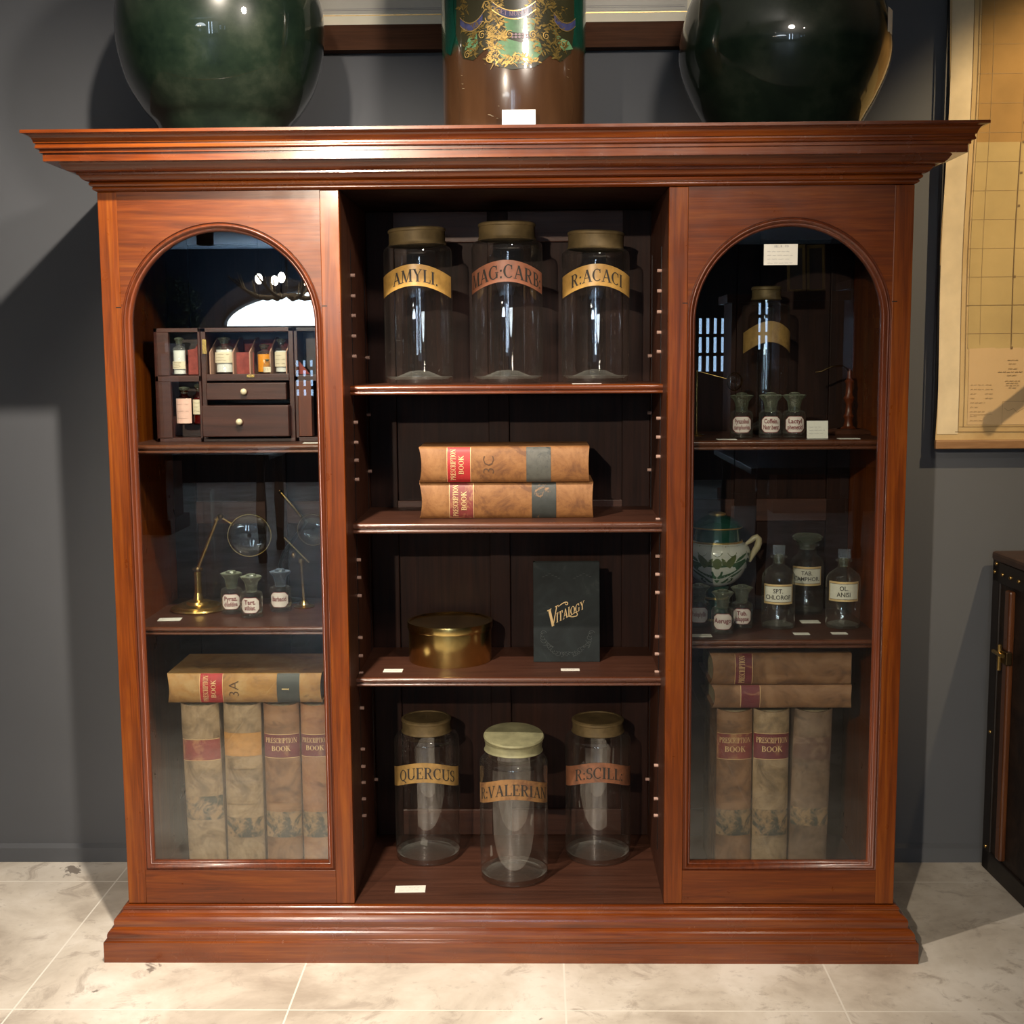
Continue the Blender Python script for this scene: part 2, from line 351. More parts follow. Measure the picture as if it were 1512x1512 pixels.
    if c == 'K': return .95, ln(.22, 0, .22, 1, T) + ln(.26, .42, .72, 1, t_) + ln(.42, .6, .78, 0, T) + sf(.22, 0) + sf(.22, 1) + sf(.8, 0, .28) + sf(.72, 1, .26)
    if c == '.': return .34, hz(.08, .24, .07, .14)
    if c == ':': return .34, hz(.08, .24, .07, .14) + hz(.08, .24, .55, .14)
    if c == '3': return .7, arc(.32, .74, .22, .23, -90, 150, T*.6, 10) + arc(.32, .27, .25, .24, -150, 90, T*.6, 10)
    if c == '1': return .5, ln(.24, 0, .24, 1, T) + sf(.24, 0)
    return .4, []
def roman(mb, text, m, h, fn, ws=1.0, cx=0, z0=0):
    """roman capitals centred on u=cx, baseline z0; fn(u, z) gives the 3-D point"""
    W = sum(glyph(c)[0] for c in text) * h * ws; x = cx - W / 2
    for c in text:
        wd, polys = glyph(c)
        for p in polys:
            mb.add([fn(x + a * h * ws, z0 + b * h) for a, b in p], [(0, 1, 2, 3)], m)
        x += wd * h * ws
def sans(mb, text, m, h, fn, cx=0, z0=0, ws=1.0, off=0.0):
    """built-in outline font, centred"""
    c = bpy.data.curves.new('t', 'FONT'); c.body = text; c.size = h; c.align_x = 'CENTER'; c.resolution_u = 2; c.offset = off
    o = bpy.data.objects.new('t', c); COL.objects.link(o)
    me = bpy.data.meshes.new_from_object(o.evaluated_get(bpy.context.evaluated_depsgraph_get()))
    mb.add([fn(cx + v.co.x * ws, z0 + v.co.y) for v in me.vertices], [tuple(p.vertices) for p in me.polygons], m)
    bpy.data.meshes.remove(me); bpy.data.objects.remove(o); bpy.data.curves.remove(c)
def scribble(mb, m, fn, u0, u1, z, h, th=.0006, wig=4):
    """an illegible handwritten line"""
    u_ = u0
    while u_ < u1 - h:
        wl = min(random.uniform(2, 4) * h, u1 - u_); n = max(3, int(wl / h * wig)); P = [(u_ + wl * i / n, z + h * (.5 * random.random())) for i in range(n + 1)]
        for a, b in zip(P, P[1:]): mb.add([fn(a[0], a[1] - th), fn(b[0], b[1] - th), fn(b[0], b[1] + th), fn(a[0], a[1] + th)], [(0, 1, 2, 3)], m)
        u_ += wl + h * .8
def cyl(rr, off=.0006, c=(0, 0)):
    return lambda a, z: (c[0] + (rr + off) * math.sin(a / rr), c[1] - (rr + off) * math.cos(a / rr), z)
def grid(mb, m, fn, u0, u1, z0, z1, nu=12, nz=1, smooth=True, ztop=None):
    vs = []; fs = []
    for j in range(nz + 1):
        for i in range(nu + 1): vs.append(fn(u0 + (u1 - u0) * i / nu, z0 + (z1 - z0) * j / nz))
    for j in range(nz):
        for i in range(nu): a = j * (nu + 1) + i; fs.append((a, a + 1, a + nu + 2, a + nu + 1))
    mb.add(vs, fs, m, smooth)

# ---------------------------------------------------------------- room
XL, XR, YB, YF, HC = -5.2, 4.6, .58, -12.0, 2.72
fl = MB().add([(XL, YF, 0), (XR, YF, 0), (XR, YB, 0), (XL, YB, 0), (XL, YF, -.05), (XR, YF, -.05), (XR, YB, -.05), (XL, YB, -.05)], [(0, 1, 2, 3), (7, 6, 5, 4), (0, 4, 5, 1), (1, 5, 6, 2), (2, 6, 7, 3), (3, 7, 4, 0)], floor_mat()).build('floor'); struct(fl)
struct(MB().box(XL, XR, YB, YB + .1, 0, HC, wallm).build('wall_back'))
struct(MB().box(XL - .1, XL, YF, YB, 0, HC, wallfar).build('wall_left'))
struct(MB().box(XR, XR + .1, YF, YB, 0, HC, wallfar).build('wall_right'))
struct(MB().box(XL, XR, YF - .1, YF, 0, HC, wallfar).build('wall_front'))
struct(MB().box(XL, XR, YF, YB, HC, HC + .1, ceilm).build('ceiling'))
bb = MB(); bb.box(XL, XR, YB - .012, YB, 0, .042, wallm); bb.add([(XL, YB - .012, .042), (XR, YB - .012, .042), (XR, YB, .052), (XL, YB, .052)], [(0, 1, 2, 3)], wallm)
struct(bb.build('baseboard_back'))
# shop windows and glowing stand-ins for cabinet glass in the front wall, seen only as reflections
day = plain('daylight', (0, 0, 0), emis=(.62, .80, 1.0), es=26)
dayd = plain('daylight_shaded', (0, 0, 0), emis=(.45, .68, 1.0), es=6)
dayw = plain('daylight_fanlight', (0, 0, 0), emis=(.82, .92, 1.0), es=14)
def shopwindow(n, x0, x1, z0, z1, cols, rows, m, arched=False):
    root = thing('window_%d' % n, 'shop window', 'window'); del root['label']; del root['category']; root['kind'] = 'structure'
    y = YF + .02; p = MB()
    if arched:
        k = 24; cx = (x0 + x1) / 2; poly = [(cx + (x1 - x0) / 2 * math.cos(pi * i / k), z0 + (z1 - z0) * math.sin(pi * i / k)) for i in range(k + 1)]
        p.prism(poly, y, y + .01, m); o = p.build('pane', root)
        f = MB(); f.tube([(x, y + .02, z) for x, z in poly], .03, blackwood); f.box(x0, x1, y, y + .05, z0 - .04, z0, blackwood); f.build('window_frame', root); return
    p.box(x0, x1, y, y + .01, z0, z1, m); p.build('pane', root)
    f = MB()
    for i in range(cols + 1): x = x0 + (x1 - x0) * i / cols; f.box(x - .025, x + .025, y, y + .05, z0, z1, blackwood)
    for j in range(rows + 1): z = z0 + (z1 - z0) * j / rows; f.box(x0, x1, y, y + .051, z - .02, z + .02, blackwood)
    f.build('window_frame', root)
shopwindow(1, -3.55, -1.15, 1.83, 2.25, 1, 1, dayw, True)
shopwindow(2, -2.75, -2.25, 1.0, 1.45, 6, 4, dayd)
shopwindow(3, -.62, -.38, .6, 2.35, 1, 4, day)
shopwindow(5, .10, .26, .6, 2.35, 1, 5, day)
shopwindow(4, 1.85, 2.28, 1.25, 1.9, 5, 3, dayd)  # this and the next two: glowing panes replacing cabinet glass that mirrors daylight
shopwindow(6, 2.62, 2.78, 1.5, 2.1, 2, 3, dayd)
shopwindow(7, 3.06, 3.42, 1.25, 2.0, 3, 2, dayd)

# ---------------------------------------------------------------- bookcase
BC = thing('bookcase', 'large mahogany bookcase with two arched glass doors and open centre shelves', 'bookcase', (0, 0, 0))
W = .925; IN = .374; ZT, ZB, ZC = 1.82, .127, 1.9375
def swept(mb, prof, hw, yb, m, x_in=None):
    """moulding profile (out, z) mitred round front and two returns"""
    rows = []
    for o, z in prof: rows.append([(-hw - o, yb, z), (-hw - o, -o, z), (hw + o, -o, z), (hw + o, yb, z)])
    for k in range(3):
        for a, b in zip(rows, rows[1:]): mb.add([a[k], a[k+1], b[k+1], b[k]], [(0, 3, 2, 1)], m)
    # back ends
    for k in (0, 3):
        x = -hw if k == 0 else hw
        for a, b in zip(rows, rows[1:]): mb.add([a[k], b[k], (x, yb, b[k][2]), (x, yb, a[k][2])], [(0, 1, 2, 3)], m)
def rnd(o0, z0, o1, z1, bulge, n=6):
    """points of a curved moulding from (o0,z0) to (o1,z1)"""
    out = []; dx, dz = o1 - o0, z1 - z0; L = math.hypot(dx, dz)
    for i in range(n + 1):
        t = i / n; b = math.sin(pi * t) * bulge; out.append((o0 + dx * t + dz / L * b, z0 + dz * t - dx / L * b))
    return out
cprof = [(.1185, ZC), (.122, ZC), (.122, 1.931)] + rnd(.122, 1.931, .101, 1.9125, .006) + [(.098, 1.912), (.098, 1.908)] + rnd(.098, 1.908, .094, 1.900, -.004) + [(.092, 1.8995), (.092, 1.893), (.087, 1.893), (.087, 1.8755), (.062, 1.8755)] + rnd(.060, 1.873, .034, 1.858, -.005) + [(.034, 1.854), (.030, 1.854)] + rnd(.030, 1.854, .012, 1.841, -.004) + [(.010, 1.841)] + rnd(.010, 1.841, .010, 1.831, -.004) + rnd(.006, 1.830, .004, 1.822, -.003) + [(0, 1.820)]
cr = MB(); swept(cr, cprof, W, .53, crn); cr.build('cornice', BC)
MB().box(-W - .117, W + .117, -.117, .53, ZC - .005, ZC - .0002, plain('dusty_top_wood', (.018, .010, .007), .85, var=.3, vs=6)).build('dusty_top', BC)
pprof = [(0, ZB), (.004, ZB)] + rnd(.004, ZB, .010, .115, -.004) + [(.012, .112), (.014, .110)] + rnd(.014, .110, .028, .083, -.007) + [(.028, .080)] + rnd(.028, .080, .042, .057, -.006) + [(.044, .056), (.044, .052), (.049, .050), (.049, .0)]
pl = MB(); swept(pl, pprof, W, .53, crn); pl.box(-W, W, .0, .53, .0, .04, mah_x); pl.build('plinth', BC)
# carcass
for sx in (-1, 1):
    m = MB(); a, b = (sx * (W - .02), sx * W); m.box(min(a, b), max(a, b), .022, .53, ZB, ZC - .02, mah_z); m.build('side_panel', BC)
    m = MB(); a, b = (sx * IN, sx * (IN + .022)); m.box(min(a, b), max(a, b), .022, .45, ZB, ZT, part_z); m.build('partition', BC)
bk = MB(); bk.box(-W + .02, W - .02, .462, .475, ZB, ZT, inn_z)
for x in [-.80, -.71, -.62, -.53, -.44, -.27, -.135, -.07, 0, .07, .19, .27, .44, .53, .62, .71, .80]: pass
# frame-and-panel back: stiles and rails proud of the panels
for x0, x1 in ((-.905, -.845), (-.66, -.60), (-.42, -.396), (-.374, -.30), (-.055, .0), (.30, .374), (.396, .42), (.60, .66), (.845, .905)): bk.box(x0, x1, .449, .462, ZB, ZT, inn_z)
for z0, z1 in ((ZB, .20), (1.0, 1.06), (1.74, ZT)): bk.box(-.905, .905, .4505, .462, z0, z1, inn_x)
bk.build('back_panel', BC, bevel=.002)
MB().box(-IN, IN, .002, .45, ZB - .03, ZB, inn_x).build('bottom_board', BC)
for sx in (-1, 1): MB().box(min(sx * IN, sx * (W - .02)), max(sx * IN, sx * (W - .02)), .03, .45, ZB - .03, ZB, inn_x).build('bottom_board', BC)
MB().box(-W + .02, W - .02, .03, .46, ZT + .002, ZT + .022, inn_z).build('top_board', BC)
def shelf(x0, x1, z, y0, th, hi):
    m = MB(); m.box(x0, x1, y0 + .008, .448, z - th, z, inn_x)
    e = [(0, z)] + [(.008 * math.sin(pi * i / 8), z - th * .30 + th * .30 * math.cos(pi * i / 8)) for i in range(9)] + [(.002, z - th * .66)] + [(.002 + .004 * math.sin(pi * i / 6), z - th * .83 + th * .17 * math.cos(pi * i / 6)) for i in range(7)] + [(0, z - th)]
    vs = [(x, y0 + .008 - o, zz) for x in (x0, x1) for o, zz in e]; n = len(e)
    m.add(vs, [(i, i + 1, n + i + 1, n + i) for i in range(n - 1)], hi, True); m.add(vs[:n], [tuple(range(n))], hi); m.add(vs[n:], [tuple(reversed(range(n)))], hi)
    return m.build('shelf', BC)
nose = wood('shelf_nosing', (.045, .014, .007), (.115, .036, .016), (.17, .055, .022), 'x', rough=.25, coat=.3, seed=6)
shelf(-IN, IN, 1.3752, .112, .0225, crn); shelf(-IN, IN, 1.0424, .112, .0255, nose); shelf(-IN, IN, .6582, .112, .022, nose)
shelf(-.905, -IN - .022, 1.2385, .068, .021, nose); shelf(-.905, -IN - .022, .7965, .068, .020, nose)
shelf(IN + .022, .905, 1.2415, .068, .023, nose); shelf(IN + .022, .905, .7605, .068, .021, nose)
# pegs in the partitions
pz = lambda py: 1.639 - (py - 406) / 593
left = [406, 435, 463, 492, 521, 616, 645, 671, 699, 763, 817.6, 844, 871, 934, 961.5, 988, 1040.7, 1104, 1130.6, 1155.5, 1181, 1207]
right = [403, 431.5, 461, 490, 517.5, 612.7, 640, 668, 760, 814, 841, 868, 934, 960, 987, 1129.6, 1181, 1207]
for sx, L in ((-1, left), (1, right)):
    for py in L:
        m = MB(); x = sx * IN; a = x + sx * .004; b = x - sx * .010
        m.tube([(a, .165, pz(py)), (b, .165, pz(py))], .0042, pegm, 8); m.build('peg', BC)
    for py in (523, 611, 700, 1200): m = MB(); m.tube([(sx * IN + sx * .004, .41, pz(py)), (sx * (IN - .010), .41, pz(py))], .0045, pegm, 8); m.build('peg', BC)
# thin metal peg strip along the holes
for sx in (-1, 1):
    for yy in (.165, .41):
        m = MB(); m.box(min(sx * IN, sx * (IN - .0012)), max(sx * IN, sx * (IN - .0012)), yy - .0018, yy + .0018, .2, 1.7, black); m.build('peg_strip', BC)

def door(sx, zoff=0):
    root = bpy.data.objects.new('door', None); COL.objects.link(root); root.parent = BC
    xo, xi = sx * W, sx * IN
    cx = sx * (.6495); hw = .2315; zs = 1.5185 + zoff; zb = .212   # opening half width, springing, foot
    L, R = cx - hw, cx + hw
    x0, x1 = min(xo, xi), max(xo, xi)
    y0, y1 = 0, .024
    for a, b in ((x0, L), (R, x1)): MB().box(a, b, y0, y1, ZB + .001, ZT - .001, mah_z).build('stile', root, bevel=.0015)
    MB().box(L, R, y0 + .0004, y1, ZB + .001, zb, mah_x).build('bottom_rail', root, bevel=.001)
    k = 40; P = [(cx + hw * math.cos(pi * i / k), zs + hw * math.sin(pi * i / k)) for i in range(k + 1)]
    m = MB()
    for a, b in zip(P, P[1:]):
        za = ZT - .001
        m.add([(a[0], y0 + .0004, a[1]), (b[0], y0 + .0004, b[1]), (b[0], y0 + .0004, za), (a[0], y0 + .0004, za), (a[0], y1, a[1]), (b[0], y1, b[1]), (b[0], y1, za), (a[0], y1, za)],
              [(0, 3, 2, 1), (4, 5, 6, 7), (0, 1, 5, 4), (3, 7, 6, 2)], mah_x)
    m.build('arched_top_rail', root)
    # hairline joints at the springing
    for xx in ((L - .012, L), (R, R + .012)): MB().box(xx[0], xx[1], y0 - .0003, y0 + .001, zs + .040, zs + .0425, black).build('joint', root)
    # moulding round the opening
    path = [(L, zb), (R, zb)] + P + [] ; path = [(L, zb)] + [(R, zb)] + [(x, z) for x, z in P]
    n = len(path); prof = [(0, .0), (.001, .004)] + [(.002 + .010 * i / 6, .004 - .006 * math.sin(pi * i / 6)) for i in range(7)] + [(.0125, .006), (.014, .007)] + [(.014 + .005 * i / 4, .007 - .002 * math.sin(pi * i / 4) + .004 * i / 4) for i in range(5)] + [(.0195, .020)]
    vs = []; q = len(prof)
    for i in range(n):
        p = Vector(path[i]); a = Vector(path[i - 1]); b = Vector(path[(i + 1) % n])
        d1 = (p - a).normalized(); d2 = (b - p).normalized(); n1 = Vector((-d1.y, d1.x)); n2 = Vector((-d2.y, d2.x)); nn = (n1 + n2).normalized(); s_ = 1 / max(.3, nn.dot(n1))
        for off, dep in prof: w_ = p + nn * off * s_; vs.append((w_.x, dep, w_.y))
    fs = []
    for i in range(n):
        for k2 in range(q - 1): a = i * q + k2; b = ((i + 1) % n) * q + k2; fs.append((a, b, b + 1, a + 1))
    MB().add(vs, fs, mah_m, True).build('moulding', root)
    # glass
    g = hw - .012; Pg = [(cx - g, zb + .012), (cx + g, zb + .012)] + [(cx + g * math.cos(pi * i / k), zs + g * math.sin(pi * i / k)) for i in range(k + 1)]
    MB().prism(Pg, .0165, .0195, pane).build('glass_pane', root)
    return root
door(-1); door(1)

# ---------------------------------------------------------------- glass storage jars
GJ = 'big clear glass storage jars with label bands'
def jar(label, loc, rr, hs, hl, band, txt, bz, lid_r, lid_m, lid_t, tilt=0, rot=0, open_lid=0, tz=.030, cent=0, inkm=None):
    """hs shoulder height, hl lid top height"""
    t = thing('storage_jar', label, 'glass jar', loc, (0, 0, rot), GJ)
    b = MB()
    prof = [(.002, .030), (rr*.25, .028), (rr*.55, .016), (rr*.80, .006), (rr*.86, .001), (rr*.93, .002), (rr*.985, .010), (rr, .022), (rr*1.002, hs*.5), (rr, hs - .014), (rr*.985, hs - .006), (rr*.93, hs), (lid_r + .002, hs + .004), (lid_r - .003, hs + .008), (lid_r - .003, hl - .006)]
    b.lathe(prof, jarg, 64); b.build('glass_body', t)
    b = MB(); b.lathe([(.001, .034), (rr*.3, .031), (rr*.6, .020), (rr*.85, .012), (rr*.97, .018)], jarb, 48); b.build('glass_base', t)
    l = MB(); z0 = hl - lid_t
    Mt = Matrix.Translation((0, 0, z0)) @ Matrix.Rotation(tilt, 4, 'Y') @ Matrix.Translation((0, 0, -z0))
    l.lathe([(lid_r - .002, z0), (lid_r + .001, z0), (lid_r + .003, z0 + .002), (lid_r + .001, z0 + .005), (lid_r, z0 + .008), (lid_r, hl - .010), (lid_r + .002, hl - .008), (lid_r + .002, hl - .003), (lid_r - .002, hl), (lid_r * .9, hl), (lid_r * .88, hl - .002), (.001, hl - .001)], lid_m, 48, M=Mt)
    if open_lid:
        M2 = Mt @ Matrix.Translation((0, 0, hl + .002)) @ Matrix.Rotation(open_lid, 4, 'X')
        l.lathe([(.001, 0), (lid_r + .004, 0), (lid_r + .005, .003), (lid_r + .003, .007), (.001, .008)], lid_m, 48, M=M2)
    l.build('lid', t)
    d = .030; f0 = cyl(rr * 1.002, .0010); H = .052
    fn = lambda a, z: f0(a, z - d * (math.sin(a / rr)) ** 2)
    lb = MB(); grid(lb, band, fn, -rr * 1.32, rr * 1.32, bz, bz + H, 36, 2)
    f1 = cyl(rr * 1.002, .0018); fn2 = lambda a, z: f1(a, z - d * (math.sin(a / rr)) ** 2)
    roman(lb, txt, inkm or ink, tz, fn2, .86, cent, bz + (H - tz) / 2 - .001)
    lb.build('label_band', t); return t
gband = worn('gilt_band', (.50, .29, .075), (.34, .18, .05), 21, (.5, .7), rough=.35)
pband = worn('terracotta_band', (.32, .12, .065), (.22, .10, .06), 22, (.5, .7))
jar('glass storage jar with gilt label band on the top shelf, left of three', (-.2225, .285, 1.3752), .0855, .338, .384, gband, 'AMYLI.', .240, .070, lidm, .042, tilt=-.04)
jar('glass storage jar with terracotta label band on the top shelf, middle of three', (.0005, .288, 1.3752), .0885, .349, .396, pband, 'MAG:CARB:', .248, .070, lidm, .042, tz=.033)
jar('glass storage jar with gilt label band on the top shelf, right of three', (.2215, .284, 1.3752), .0845, .326, .372, gband, 'R:ACACI', .237, .069, lidm, .044, tilt=.03)
bandq = worn('gilt_band_dull', (.36, .22, .07), (.22, .13, .05), 23, (.5, .65))
bandv = worn('gilt_band_brown', (.30, .16, .06), (.15, .07, .035), 24, (.48, .62))
bands = worn('terracotta_band_dull', (.27, .11, .055), (.13, .065, .04), 25, (.5, .65))
jar('glass storage jar with dull gilt band at the back left of the bottom compartment', (-.2205, .308, .127), .0855, .332, .378, bandq, 'QUERCUS', .228, .0635, lidm, .038, cent=.008)
jar('glass storage jar standing in front at bottom centre with its pale lid tipped open', (.0105, .1735, .127), .0862, .312, .362, bandv, 'R:VALERIAN', .230, .0715, lidgreen, .032, open_lid=math.radians(7), tz=.029, tilt=.02)
jar('glass storage jar with terracotta band at the back right of the bottom compartment', (.2295, .309, .127), .0858, .330, .374, bands, 'R:SCILL:', .228, .0665, lidm, .036)
jar('large clear storage jar standing behind three small bottles on the upper right shelf', (.6560, .335, 1.2415), .0600, .325, .372, bandq, '', .232, .036, lidm, .034, tz=.030)

# ---------------------------------------------------------------- carboys and painted jar on top
def carboy(label, x, prof, m, seed, lab=None):
    t = thing('glass_carboy', label, 'carboy', (x, .2, ZC), (0, 0, seed), 'green glass carboys on top of the bookcase')
    # smooth profile
    P = []
    for i in range(len(prof) - 1):
        p0 = prof[max(i-1, 0)]; p1 = prof[i]; p2 = prof[i+1]; p3 = prof[min(i+2, len(prof)-1)]
        for k in range(4):
            tt = k / 4; f = lambda j: .5 * ((2*p1[j]) + (-p0[j]+p2[j])*tt + (2*p0[j]-5*p1[j]+4*p2[j]-p3[j])*tt*tt + (-p0[j]+3*p1[j]-3*p2[j]+p3[j])*tt**3)
            P.append((max(.001, f(0)), f(1)))
    P.append(prof[-1])
    MB().lathe([(.001, .006), (prof[0][0] - .01, .004)] + P, m, 72).build('glass_body', t)
    z = prof[-1][1]; MB().lathe([(.034, z), (.034, z + .06), (.043, z + .066), (.045, z + .075), (.036, z + .082), (.028, z + .08), (.028, z)], m, 40).build('neck', t)
    if lab:
        m2 = MB(); a, zz = lab; rr = .2478
        f = lambda u_, z_: (rr * math.sin(a + u_ / rr) * 1.0, -rr * math.cos(a + u_ / rr), z_)
        grid(m2, card, f, -.022, .022, zz - .028, zz + .028, 4, 1); o = m2.build('sticker', t); o['label'] = 'white price sticker'
    return t
zc = ZC
carboy('green glass carboy on the left end of the bookcase top', -.6768, [(.118, .004), (.138, .022), (.161, .063), (.183, .088), (.216, .141), (.234, .195), (.243, .246), (.245, .30), (.236, .352), (.212, .41), (.172, .465), (.115, .51), (.065, .545), (.040, .575)], carb, .4)
carboy('green glass carboy with a small white sticker, right end of the bookcase top', .6643, [(.150, .004), (.172, .026), (.192, .060), (.214, .100), (.237, .154), (.248, .200), (.247, .240), (.240, .278), (.226, .325), (.200, .376), (.160, .432), (.108, .48), (.062, .52), (.040, .552)], carb, 0, (1.08, .256))
# big glazed pharmacy jar
def bigjar():
    t = thing('pharmacy_jar', 'tall brown glazed pharmacy jar with gilded green crest between the carboys', 'jar', (.0232, .15, ZC))
    R0 = .1665
    def glaze():
        m, nt, b = newmat('jar_glaze')
        tc = N(nt, 'ShaderNodeTexCoord'); sp = N(nt, 'ShaderNodeSeparateXYZ'); nt.links.new(tc.outputs['Object'], sp.inputs[0])
        n = noise(nt, coords(nt, (9, 9, 9)), 1.5, 6)
        ad = N(nt, 'ShaderNodeMath', operation='MULTIPLY_ADD'); nt.links.new(n, ad.inputs[0]); ad.inputs[1].default_value = .05; nt.links.new(sp.outputs[2], ad.inputs[2])
        base = ramp(nt, noise(nt, coords(nt, (14, 14, 3)), 1, 5), [(.3, (.050, .022, .010)), (.7, (.095, .045, .020))])
        top = ramp(nt, noise(nt, coords(nt, (20, 20, 8)), 1, 5), [(.35, (.004, .030, .020)), (.6, (.008, .075, .045)), (.8, (.05, .03, .01))])
        nt.links.new(mixc(nt, thresh(nt, ad.outputs[0], .218, .232), base, top), b.inputs['Base Color'])
        b.inputs['Roughness'].default_value = .22; b.inputs['Coat Weight'].default_value = .7; b.inputs['Coat Roughness'].default_value = .06; return m
    MB().lathe([(.001, .003), (R0 - .012, 0), (R0 - .004, .006), (R0, .016), (R0 + .001, .15), (R0 + .002, .25), (R0 + .004, .40), (R0 + .002, .47), (R0 - .02, .50), (R0 - .04, .505)], glaze(), 72).build('jar_body', t)
    MB().lathe([(R0 - .03, .505), (R0 - .02, .51), (R0 - .03, .53), (R0 - .08, .555), (.03, .565), (.02, .575), (.03, .59), (.02, .605), (.001, .61)], brass, 48).build('lid', t)
    # decoration wrapped on the front
    f0 = lambda off: cyl(R0 + .002, off)
    g = MB(); fn = f0(.0012); fn3 = f0(.0020); fn4 = f0(.0026)
    green = plain('enamel_green', (.13, .28, .14), .3, coat=.5, var=.3, vs=40); dgreen = plain('enamel_dark_green', (.005, .05, .035), .2, coat=.6)
    blue = plain('enamel_blue', (.05, .055, .14), .3, coat=.4, var=.3, vs=50); lilac = plain('enamel_lilac', (.33, .22, .26), .4); olive = plain('gilding_olive', (.22, .15, .04), .4, .5, var=.4, vs=60)  # olive varies the tone of the gilded leaves
    def blob(mt, pts, f=fn):
        xs = [p[0] for p in pts]; a, b = min(xs), max(xs); n = max(1, int((b - a) / .004))
        def cuts(x):
            zs = []
            for (xa, za), (xb, zb) in zip(pts, pts[1:] + pts[:1]):
                if (xa <= x < xb) or (xb <= x < xa): zs.append(za + (zb - za) * (x - xa) / (xb - xa))
            return sorted(zs)
        for i in range(n):
            x0 = a + (b - a) * i / n; x1 = a + (b - a) * (i + 1) / n; e = (x1 - x0) * .02
            c0, c1, cm = cuts(x0 + e), cuts(x1 - e), cuts((x0 + x1) / 2)
            if len(c0) != len(cm): c0 = cm
            if len(c1) != len(cm): c1 = cm
            for k in range(0, len(cm) - 1, 2): g.add([f(x0, c0[k]), f(x1, c1[k]), f(x1, c1[k+1]), f(x0, c0[k+1])], [(0, 1, 2, 3)], mt)
    def leaf(mt, x, z, L, wd, ang, f=fn3):
        c, s = math.cos(ang), math.sin(ang); P = []
        for k, (a, b) in enumerate([(0, 0), (.25, .5), (.55, .42), (1, 0), (.55, -.42), (.25, -.5)]): P.append((x + (a*L*c - b*wd*s), z + (a*L*s + b*wd*c)))
        blob(mt, P, f)
    def scroll(mt, x, z, R, turns, a0, wd, sgn=1, f=fn4, n=22):
        pp = []
        for i in range(n + 1):
            t_i = i / n; a = a0 + sgn * turns * 2 * pi * t_i; rr = R * (1 - .85 * t_i); pp.append((x + rr * math.cos(a), z + rr * math.sin(a)))
        for (a, b) in zip(pp, pp[1:]):
            d = Vector((b[0]-a[0], b[1]-a[1])); 
            if d.length < 1e-6: continue
            q = Vector((-d.y, d.x)).normalized() * wd / 2
            g.add([f(a[0]-q.x, a[1]-q.y), f(b[0]-q.x, b[1]-q.y), f(b[0]+q.x, b[1]+q.y), f(a[0]+q.x, a[1]+q.y)], [(0, 1, 2, 3)], mt)
    U = lambda px: R0 * math.asin(max(-.98, min(.98, (px - 760) / 104.0)))
    Z = lambda py: .150 + (95 - py) * .00144
    dark = plain('enamel_dark_olive', (.03, .028, .012), .35, coat=.4)
    blob(dark, [(U(683), Z(-60)), (U(680), Z(40)), (U(690), Z(80)), (U(705), Z(86)), (U(724), Z(70)), (U(735), Z(97)), (U(758), Z(104)), (U(790), Z(100)), (U(812), Z(80)), (U(826), Z(88)), (U(842), Z(70)), (U(846), Z(30)), (U(846), Z(-60))], f0(.0007))
    P = lambda L: [(U(a), Z(b)) for a, b in L]
    blob(green, P([(748, 27), (792, 27), (790, 46), (770, 50), (750, 46)])); blob(green, P([(738, 62), (752, 58), (765, 62), (772, 64), (784, 58), (798, 62), (801, 76), (790, 90), (768, 95), (748, 90), (738, 76)]))
    blob(green, P([(693, 68), (700, 46), (710, 42), (712, 66), (702, 72)])); blob(green, P([(816, 40), (828, 52), (838, 54), (844, 64), (830, 70), (822, 60)]))
    blob(dgreen, P([(664, -60), (664, 60), (672, 70), (680, 40), (676, 0), (676, -60)]))
    # ribbons
    for cx, cy, ww, dp in ((762, 8, 30, 15), (703, 24, 16, 12), (832, 22, 15, 12)):
        k = 12; top = [(cx - ww + 2 * ww * i / k, cy + dp * (1 - ((2*i/k) - 1) ** 2)) for i in range(k + 1)]
        for i in range(k):
            a, b = top[i], top[i+1]; g.add([fn3(U(a[0]), Z(a[1]-6)), fn3(U(b[0]), Z(b[1]-6)), fn3(U(b[0]), Z(b[1]+6)), fn3(U(a[0]), Z(a[1]+6))], [(0, 1, 2, 3)], blue)
            for e in (-6, 6): g.add([fn4(U(a[0]), Z(a[1]+e-.8)), fn4(U(b[0]), Z(b[1]+e-.8)), fn4(U(b[0]), Z(b[1]+e+.8)), fn4(U(a[0]), Z(a[1]+e+.8))], [(0, 1, 2, 3)], gold)
    ft = lambda a, z: fn4(a, z - .020 * (1 - (a / .045) ** 2) + .0)
    roman(g, 'ET MON D', lilac, .010, ft, .9, U(762), Z(8) - .004)
    rr_ = random.Random(3)
    # left acanthus column, right acanthus column, lower fringe
    for cx, cy0, cy1, wd, mt, n in ((733, -60, 92, 17, goldj, 190), (795, -60, 78, 16, olive, 120), (705, 30, 78, 14, olive, 60), (692, -50, 20, 8, olive, 40), (820, 0, 84, 15, olive, 90), (765, 84, 94, 34, goldj, 60), (746, 50, 56, 16, goldj, 26), (780, -50, -6, 36, goldj, 60)):
        for _ in range(int(n * 2.4)):
            y = rr_.uniform(cy0, cy1); x = cx + rr_.uniform(-wd, wd) * (.55 + .45 * math.sin(y * .22)); leaf(rr_.choice((mt, mt, mt, mt, olive, dark)), U(x), Z(y), rr_.uniform(.008, .016), rr_.uniform(.003, .006), rr_.uniform(0, 2 * pi))
    for i in range(7): scroll(goldj, U(728 + 4 * math.sin(i)), Z(86 - i * 20), .010, 1.3, i, .0022, 1 if i % 2 else -1); scroll(dark, U(736), Z(80 - i * 19), .007, 1.1, i + 1, .0012, -1)
